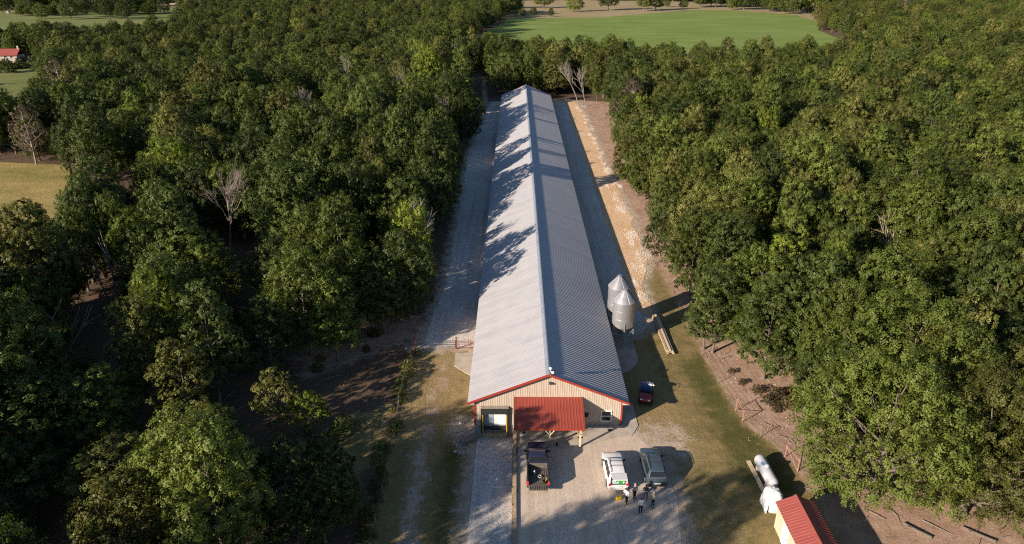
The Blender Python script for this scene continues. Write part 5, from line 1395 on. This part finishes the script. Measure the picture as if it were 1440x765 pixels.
# trees behind the camera side only where they throw the shade seen on the lot and the yard
keepb = (cand[:, 1] > 42) | (cand[:, 0] < -50)
hole = (cand[:, 1] < 40) & (np.hypot(cand[:, 0] + 22, cand[:, 1] - 28) < 5.5)
cand = cand[keepb & ~hole & ~((cand[:, 1] < 42) & (cand[:, 0] > -20))]
trees = []
for (x, y) in cand:
    left = x < 0
    v = int(rg.choice(6, p=[.22, .2, .18, .16, .14, .10]))
    s = rg.uniform(0.60, 0.95) + (0.30 if rg.uniform() < 0.22 else 0.0); sz = (0.40 * s + 0.62) * rg.uniform(0.80, 1.18)
    if y > 230: sz *= 0.95
    if left and -36 < x < -12 and y > 90: sz *= 1.04 + 0.26 * float(sstep(0.4, 0.6, fbm(np.array(x * 0.3), np.array(y), 20, 9, 2)))
    r = rg.uniform()
    big = float(fbm(np.array(x), np.array(y), 40, 5, 2))
    if left: mt = 'leaf_dark' if r < 0.50 else ('leaf_mid' if r < 0.84 else ('leaf_olive' if r < 0.97 else 'leaf_bright'))
    else: mt = 'leaf_mid' if r < 0.46 else ('leaf_dark' if r < 0.72 else ('leaf_olive' if r < 0.98 else 'leaf_bright'))
    trees.append([x, y, v, (s, sz), rg.uniform(0, 6.28), mt])
# the trees just out of frame whose shade lies on the lot
trees += [[-17.6, 20.4, 6, (0.84, 1.24), 1.0, 'leaf_mid'], [-30.0, 29.0, 4, (0.85, 0.98), 2.0, 'leaf_mid'], [-25.2, 20.3, 2, (1.15, 1.36), 0.6, 'leaf_mid'], [-42.5, 50.5, 0, (1.1, 0.80), 0.6, 'leaf_dark'], [-47, 56.5, 2, (1.0, 0.85), 0.9, 'leaf_dark'], [-48, 47.5, 0, (1.0, 0.78), 1.6, 'leaf_dark'], [-41, 43.5, 5, (1.0, 0.80), 2.6, 'leaf_dark'], [-45.5, 42, 1, (1.0, 0.7), 2.1, 'leaf_dark'], [-38.5, 53.5, 3, (1.1, 0.75), 2.6, 'leaf_mid']]
LIT = [(-8.5, 63), (-7, 66), (-9.5, 67), (-8, 70), (-6, 69), (-15.5, 57.5), (-17, 55.5), (-13.5, 59.5), (-11, 61), (-11.5, 64)]
ta = math.tan(SUN_EL)
def trim(x, y, v, sc):
    h = VAR[v][3] * sc[1]; rr = VAR[v][2] * sc[0]; cap = sc[1]
    for (px, py) in LIT:
        dx, dy = x - px, y - py
        t = -(dx * math.cos(SUN_AZ) + dy * math.sin(SUN_AZ)); lat = abs(dx * math.sin(SUN_AZ) - dy * math.cos(SUN_AZ))
        if 3 < t < 60 and lat < rr * 0.9: cap = min(cap, sc[1] * (ta * (t - 0.3 * rr) + 0.4) / h)
    return cap
out = []
for t in trees:
    c = trim(t[0], t[1], t[2], t[3])
    if c >= 0.55: t[3] = (t[3][0] * (0.6 + 0.4 * c / t[3][1]), c); out.append(t)
trees = out
for k_, s_ in enumerate(special):
    c = max(trim(s_[0], s_[1], s_[2], s_[3]), 0.62 * s_[3][1])
    s_ = s_[:3] + ((s_[3][0], c),) + s_[4:]
    tree(s_[0], s_[1], s_[2], s_[3], rg.uniform(0, 6.28), M[s_[4]], s_[5], name=s_[6])

def inview(t):
    me, tm, rr, h = VAR[t[2]]
    for z in (0.85 * h * t[3][1], 0.5 * h * t[3][1]):
        u, v, f = PJ(t[0], t[1], z)
        if -25 < u < 1465 and -20 < v < 790: return f
    return None
vis = []; rest = []
for t in trees:
    f = inview(t)
    (vis.append((f, t)) if f else rest.append(t))
vis.sort(key=lambda q: q[0])
words = {'leaf_dark': 'dark green', 'leaf_mid': 'mid green', 'leaf_olive': 'olive green', 'leaf_bright': 'bright yellow-green'}
def zone_of(x, y):
    side = 'left' if x < 0 else 'right'
    d = -x - 13 if x < 0 else x - 23
    row = 'at the edge of' if d < 8 else ('a little inside' if d < 22 else ('well inside' if d < 42 else 'deep in'))
    if y < 56: b = 'beside the parking lot'
    elif y < 70: b = 'level with the barn front'
    elif y < 84: b = 'level with the silos'
    elif y < 100: b = 'just beyond the silos'
    elif y < 125: b = 'by the barn\'s near third'
    else: b = 'by the barn\'s middle'
    return '%s the %s wood, %s' % (row, side, b)
NIND = 268
for f, t in vis[:NIND]:
    zz = zone_of(t[0], t[1])
    tree(t[0], t[1], t[2], t[3], t[4], M[t[5]], '%s tree %s' % (words[t[5]], zz), '%s trees %s' % (words[t[5]], zz))
rest += [t for f, t in vis[NIND:]]

# -- scattered trees on the far fields, each its own
far_spots = [(765, 12, 1.1), (808, 17, 1.0), (855, 15, 1.1), (905, 16, 1.15), (922, 15, 1.0), (938, 10, 0.5), (961, 13, 0.45), (985, 11, 1.1), (1000, 10, 1.2), (1030, 14, 1.0), (1046, 14, 1.1), (1064, 14, 1.0),
             (1082, 15, 1.0), (1108, 20, 1.2), (1125, 17, 1.1), (1142, 19, 1.2), (700, 22, 1.2), (716, 23, 1.25), (690, 20, 1.1), (676, 18, 1.1), (660, 18, 1.0), (735, 24, 0.4), (750, 24, 0.35), (775, 24, 0.35), (600, 4.5, 0.9), (612, 19, 1.0), (627, 18.5, 0.9),
             (110, 11, 1.2), (45, 11, 1.3), (70, 9, 1.2), (88, 9, 1.3), (28, 8, 1.2), (45, 22, 0.8), (82, 22, 0.8), (160, 21, 1.0), (148, 22, 0.8), (170, 6, 1.2), (182, 6, 1.2), (140, 6, 1.0), (120, 25, 1.1), (190, 21, 1.0), (205, 20, 1.0), (13, 20, 1.0), (4, 20, 1.0), (215, 17, 0.9), (60, 27, 0.9), (100, 28, 0.9), (155, 27, 0.9), (175, 28, 0.9), (232, 18, 1.0)]
gname = {True: 'far trees on the tan pasture behind the hay field', False: 'far trees on the upper left pasture'}
for i, (u, v, s) in enumerate(far_spots):
    x, y = G(u, v)
    rt = u > 400
    s *= 1.65 if rt else 1.35
    lab = ('small far bush' if s < 0.9 else 'dark far tree') + (' standing along the hay field and tan pasture' if rt else ' standing on the upper left pasture')
    tree(x, y, (2, 5, 4, 0)[i % 4], (s, s * 0.95), i * 1.3, M['leaf_bright'] if (u == 808) else M['leaf_dark'] if i % 3 else M['leaf_mid'], 'single light green tree on the tan pasture' if u == 808 else lab, None if u == 808 else gname[rt])

# -- brownish and dead trees
for (u, v, z, s, lb) in [(88, 128, 8, 1.25, 'brown half-bare tree by the meadow edge near the far house'), (40, 190, 7, 1.0, 'brown half-bare tree above the golden meadow'), (888, 150, 8, 1.1, 'grey-brown thin tree at the right wood edge near the barn end'),
                         (1270, 18, 6, 1.4, 'pinkish bare tree in the far right woods at the top edge'), (1370, 7, 6, 1.6, 'pinkish bare tree farthest right at the top edge'), (415, 262, 7, 0.9, 'thin grey-brown tree in the middle of the left wood'), (130, 262, 8, 1.0, 'grey half-bare tree right of the golden meadow'), (535, 105, 8, 1.0, 'brownish thin tree among green ones toward the barn end')]:
    x, y = G(u, v, z)
    tree(x, y, 8, (s, s * 1.05), 0.7, M['leaf_brown'], lb)
def dead_tree(x, y, h, seed, mat, label, spread=0.55, levels=4, stems=1):
    g = np.random.default_rng(seed)
    e = empty('dead_tree', (x, y, 0), 0, label, 'dead tree')
    tk_ = MB(); br = MB()
    def grow(p, d, L, r, lv, mb):
        q = p; n = 3; pts = [p]; dd = d
        for i in range(n):
            dd = (dd + Vector(g.normal(size=3)) * 0.12 + Vector((0, 0, 0.05))).normalized(); q = q + dd * (L / n); pts.append(q)
        mb.tube(pts, [r, r * 0.85, r * 0.68, r * 0.5], 5 if lv > 2 else 4)
        if lv == 0: return
        for i in range(4 if lv < levels else 6):
            f = g.uniform(0.35, 1.0); a = pts[1].lerp(pts[3], f) if f < 1 else pts[3]
            ax = Vector(g.normal(size=3)); nd = (dd + ax.normalized() * spread * g.uniform(0.7, 1.4)).normalized()
            grow(a, nd, L * g.uniform(0.45, 0.70), r * 0.56, lv - 1, br)
    for s in range(stems):
        d0 = Vector((g.normal() * 0.12 * (1 + stems), g.normal() * 0.12 * (1 + stems), 1)).normalized()
        grow(Vector((s * 0.5, 0, -0.1)), d0, h * 0.58, 0.15, levels, tk_)
    tk_.obj('trunk', M[mat], e, True); br.obj('branches', M[mat], e, True)
for (u, v, h, sd_, mt, lb, sp_, lv, st_) in DEAD:
    x, y = G(u, v); dead_tree(x, y, h, sd_, mt, lb, sp_, lv, st_)

# -- the rest of the wood, one mass
rs_ = np.random.default_rng(88)
for (u0, u1, v, st, sc0) in [(8, 100, 10, 5, 1.25), (0, 165, 2.5, 7, 1.3), (28, 62, 22.5, 5, 0.75), (72, 92, 22, 5, 0.7), (118, 216, 20.5, 6.5, 0.95), (165, 200, 6, 6, 1.2), (640, 1180, 1.0, 11, 1.2), (985, 1075, 10, 7, 1.1), (1080, 1160, 17, 7, 1.1), (658, 728, 20, 7, 1.2), (690, 726, 12, 7, 1.2), (240, 300, 4, 7, 1.0)]:
    u = u0
    while u < u1:
        x, y = G(u + rs_.uniform(-2, 2), v + rs_.uniform(-0.8, 0.8)); q = sc0 * rs_.uniform(0.75, 1.15)
        rest.append([x, y, int(rs_.integers(0, 6)), (q * 1.1, q), rs_.uniform(0, 6), ['leaf_dark', 'leaf_mid'][int(rs_.integers(0, 2))]]); u += st * rs_.uniform(0.7, 1.3)
me_o = bpy.data.meshes.new('woodland')
P_ = np.array([[t[0], t[1], 0.0] for t in rest], np.float32)
me_o.vertices.add(len(P_)); me_o.vertices.foreach_set('co', P_.ravel())
mats = ['leaf_dark', 'leaf_mid', 'leaf_olive', 'leaf_bright']
combos = [(v, m_) for v in range(7) for m_ in (mats if v < 6 else ['leaf_mid'])]
def cidx(t): return combos.index((t[2], t[5] if t[2] < 6 else 'leaf_mid'))
for nm, ty, arr in (('idx', 'INT', [cidx(t) for t in rest]), ('rot', 'FLOAT', [t[4] for t in rest]), ('s1', 'FLOAT', [t[3][0] for t in rest]), ('s2', 'FLOAT', [t[3][1] for t in rest])):
    a = me_o.attributes.new(nm, ty, 'POINT'); a.data.foreach_set('value', np.array(arr, np.int32 if ty == 'INT' else np.float32))
wood = link('woodland', me_o)
tag(wood, 'mass of green broadleaf woodland stretching to the far fields', 'woodland', kind='stuff')
ng = bpy.data.node_groups.new('woodland', 'GeometryNodeTree')
ng.interface.new_socket('Geometry', in_out='INPUT', socket_type='NodeSocketGeometry')
ng.interface.new_socket('Geometry', in_out='OUTPUT', socket_type='NodeSocketGeometry')
gi = ng.nodes.new('NodeGroupInput'); go = ng.nodes.new('NodeGroupOutput')
iop = ng.nodes.new('GeometryNodeInstanceOnPoints'); iop.inputs['Pick Instance'].default_value = True
jn = ng.nodes.new('GeometryNodeJoinGeometry')
src = {}
for o in COL.objects:
    if o.type == 'MESH' and o.parent and o.name.split('.')[0] in ('crown', 'trunk'):
        for v in range(7):
            if o.data == VAR[v][0]: src.setdefault(('c', v), o)
            if o.data == VAR[v][1]: src.setdefault(('t', v), o)
for (v, m_) in reversed(combos):
    jj = ng.nodes.new('GeometryNodeJoinGeometry')
    oc = ng.nodes.new('GeometryNodeObjectInfo'); oc.inputs['Object'].default_value = src[('c', v)]; oc.transform_space = 'ORIGINAL'
    sm_ = ng.nodes.new('GeometryNodeSetMaterial'); sm_.inputs['Material'].default_value = M[m_]
    ng.links.new(oc.outputs['Geometry'], sm_.inputs[0])
    ot = ng.nodes.new('GeometryNodeObjectInfo'); ot.inputs['Object'].default_value = src[('t', v)]; ot.transform_space = 'ORIGINAL'
    st_ = ng.nodes.new('GeometryNodeSetMaterial'); st_.inputs['Material'].default_value = M['bark']
    ng.links.new(ot.outputs['Geometry'], st_.inputs[0])
    ng.links.new(sm_.outputs[0], jj.inputs[0]); ng.links.new(st_.outputs[0], jj.inputs[0])
    g2 = ng.nodes.new('GeometryNodeGeometryToInstance'); ng.links.new(jj.outputs[0], g2.inputs[0])
    ng.links.new(g2.outputs[0], jn.inputs[0])
def att(nm, ty):
    n = ng.nodes.new('GeometryNodeInputNamedAttribute'); n.data_type = ty; n.inputs[0].default_value = nm; return n.outputs[0]
cr_ = ng.nodes.new('ShaderNodeCombineXYZ'); ng.links.new(att('rot', 'FLOAT'), cr_.inputs[2])
cs = ng.nodes.new('ShaderNodeCombineXYZ'); s1 = att('s1', 'FLOAT'); ng.links.new(s1, cs.inputs[0]); ng.links.new(s1, cs.inputs[1]); ng.links.new(att('s2', 'FLOAT'), cs.inputs[2])
mp_ = ng.nodes.new('GeometryNodeMeshToPoints')
ng.links.new(gi.outputs[0], mp_.inputs[0]); ng.links.new(mp_.outputs[0], iop.inputs['Points'])
ng.links.new(jn.outputs[0], iop.inputs['Instance']); ng.links.new(att('idx', 'INT'), iop.inputs['Instance Index'])
ng.links.new(cr_.outputs[0], iop.inputs['Rotation']); ng.links.new(cs.outputs[0], iop.inputs['Scale'])
ng.links.new(iop.outputs[0], go.inputs[0])
md = wood.modifiers.new('scatter', 'NODES'); md.node_group = ng

# -- shrubs and dry brush along fences and wood edges
def shrub(x, y, s, mat, label, group, name='shrub', cat='shrub'):
    e = empty(name, (x, y, float(gz(np.array(x), np.array(y)))), random.uniform(0, 6.28), label, cat, group); e.scale = (s, s, s * random.uniform(0.7, 1.0))
    c = link('foliage', SHRUB[0], e); set_mat(c, M[mat]); link('stem', SHRUB[1], e)
rs = np.random.default_rng(61)
for k in range(16):
    y = 43 + k * 1.9 + rs.uniform(-.6, .6)
    shrub(-12.2 + rs.uniform(-.5, .3), y, rs.uniform(0.35, 0.8), ['leaf_mid', 'leaf_olive'][k % 2], 'weedy green shrub growing along the left wire fence', 'weeds along the left fence')
for (x, y, s) in [(28.2, 63.0, 0.9), (27.0, 62.2, 0.7), (28.8, 61.5, 0.8), (26.4, 64.2, 0.55), (29.6, 63.6, 0.7), (25.3, 66.0, 0.4), (24.7, 68.2, 0.35), (27.3, 60.8, 0.5)]:
    shrub(x, y, s, 'leaf_dry', 'brown dry brush on the dirt below the flared trunk', 'dry brush below the flared trunk', 'dry_brush', 'brush')
for (x, y, s) in [(27.3, 50.6, 0.5), (27.6, 49.2, 0.6), (28.3, 52.0, 0.7), (29.3, 54, 0.9), (30.4, 51.6, 0.9)]:
    shrub(x, y, s, 'leaf_mid', 'small green shrub between the propane tank and the big trees', 'shrubs by the propane tank')
for k in range(22):
    x = rs.uniform(-46, -16); y = rs.uniform(46, 84)
    shrub(x, y, rs.uniform(0.4, 1.1), 'leaf_dark', 'low dark undergrowth shrub in the left clearing', 'undergrowth in the left clearing')
for k in range(14):
    u = rs.uniform(0, 58); x, y = G(u, rs.uniform(93, 104))
    shrub(x, y, rs.uniform(1.5, 2.6), 'leaf_dark', 'dark hedge bush below the far red-roofed house', 'hedge below the far house')
# logs on the bare ground lower right
for (x, y, rz_, L_, lb) in [(33.2, 44.0, 2.3, 2.2, 'grey log on bare ground behind the shed'), (38.0, 43.6, 2.4, 2.4, 'grey log on bare ground in the lower right corner')]:
    e = empty('log', (x, y, 0.12), rz_, lb, 'log'); MB().tube([(-L_ / 2, 0, 0), (0, 0.1, 0.03), (L_ / 2, 0, 0)], [0.16, 0.14, 0.11], 8).obj('trunk', M['bark'], e, True); MB().tube([(0.3, 0.1, 0.03), (0.8, 0.5, 0.25)], [0.05, 0.02], 5).obj('branch_stub', M['woodgrey'], e)

# -- saplings along the wood edges
for k in range(26):
    y = 60 + k * 4.2 + rs.uniform(-1, 1); q = rs.uniform(0.35, 0.75)
    if k % 2: x = (30.5 if y < 72 else 24.8) + rs.uniform(0, 2.5); lb, gr = 'low leafy sapling at the foot of the right wood edge', 'saplings along the right wood edge'
    else: x = -14.2 - rs.uniform(0, 3); y = max(y, 83); lb, gr = 'low leafy sapling at the foot of the left wood edge', 'saplings along the left wood edge'
    tree(x, y, 7, (q, q * 0.9), rs.uniform(0, 6), M[['leaf_dark', 'leaf_mid', 'leaf_olive'][k % 3]], lb, gr, 'sapling', 'sapling')

# -- fallen branches and sticks on the bare ground under the trees
fb_ = MB(); rf_ = np.random.default_rng(93)
for k in range(460):
    if k % 3: x, y = rf_.uniform(-46, -14), rf_.uniform(44, 84)
    else: x, y = rf_.uniform(24, 42), rf_.uniform(42, 80)
    if float(np.max([psd(np.array([x]), np.array([y]), YARD)[0], psd(np.array([x]), np.array([y]), RLAWN)[0]])) > 0: continue
    L_ = rf_.uniform(0.4, 2.4); a = rf_.uniform(0, 6.28); r = L_ * 0.012 + 0.008
    fb_.tube([(x, y, 0.06), (x + math.cos(a) * L_ * .5 + rf_.normal(0, .08), y + math.sin(a) * L_ * .5 + rf_.normal(0, .08), 0.08 + rf_.uniform(0, .1)), (x + math.cos(a) * L_, y + math.sin(a) * L_, 0.05)], [r, r * .8, r * .4], 4)
tag(fb_.obj('fallen_branches', M['deadwood']), 'grey fallen sticks littering the ground under the trees', 'branches', kind='stuff')
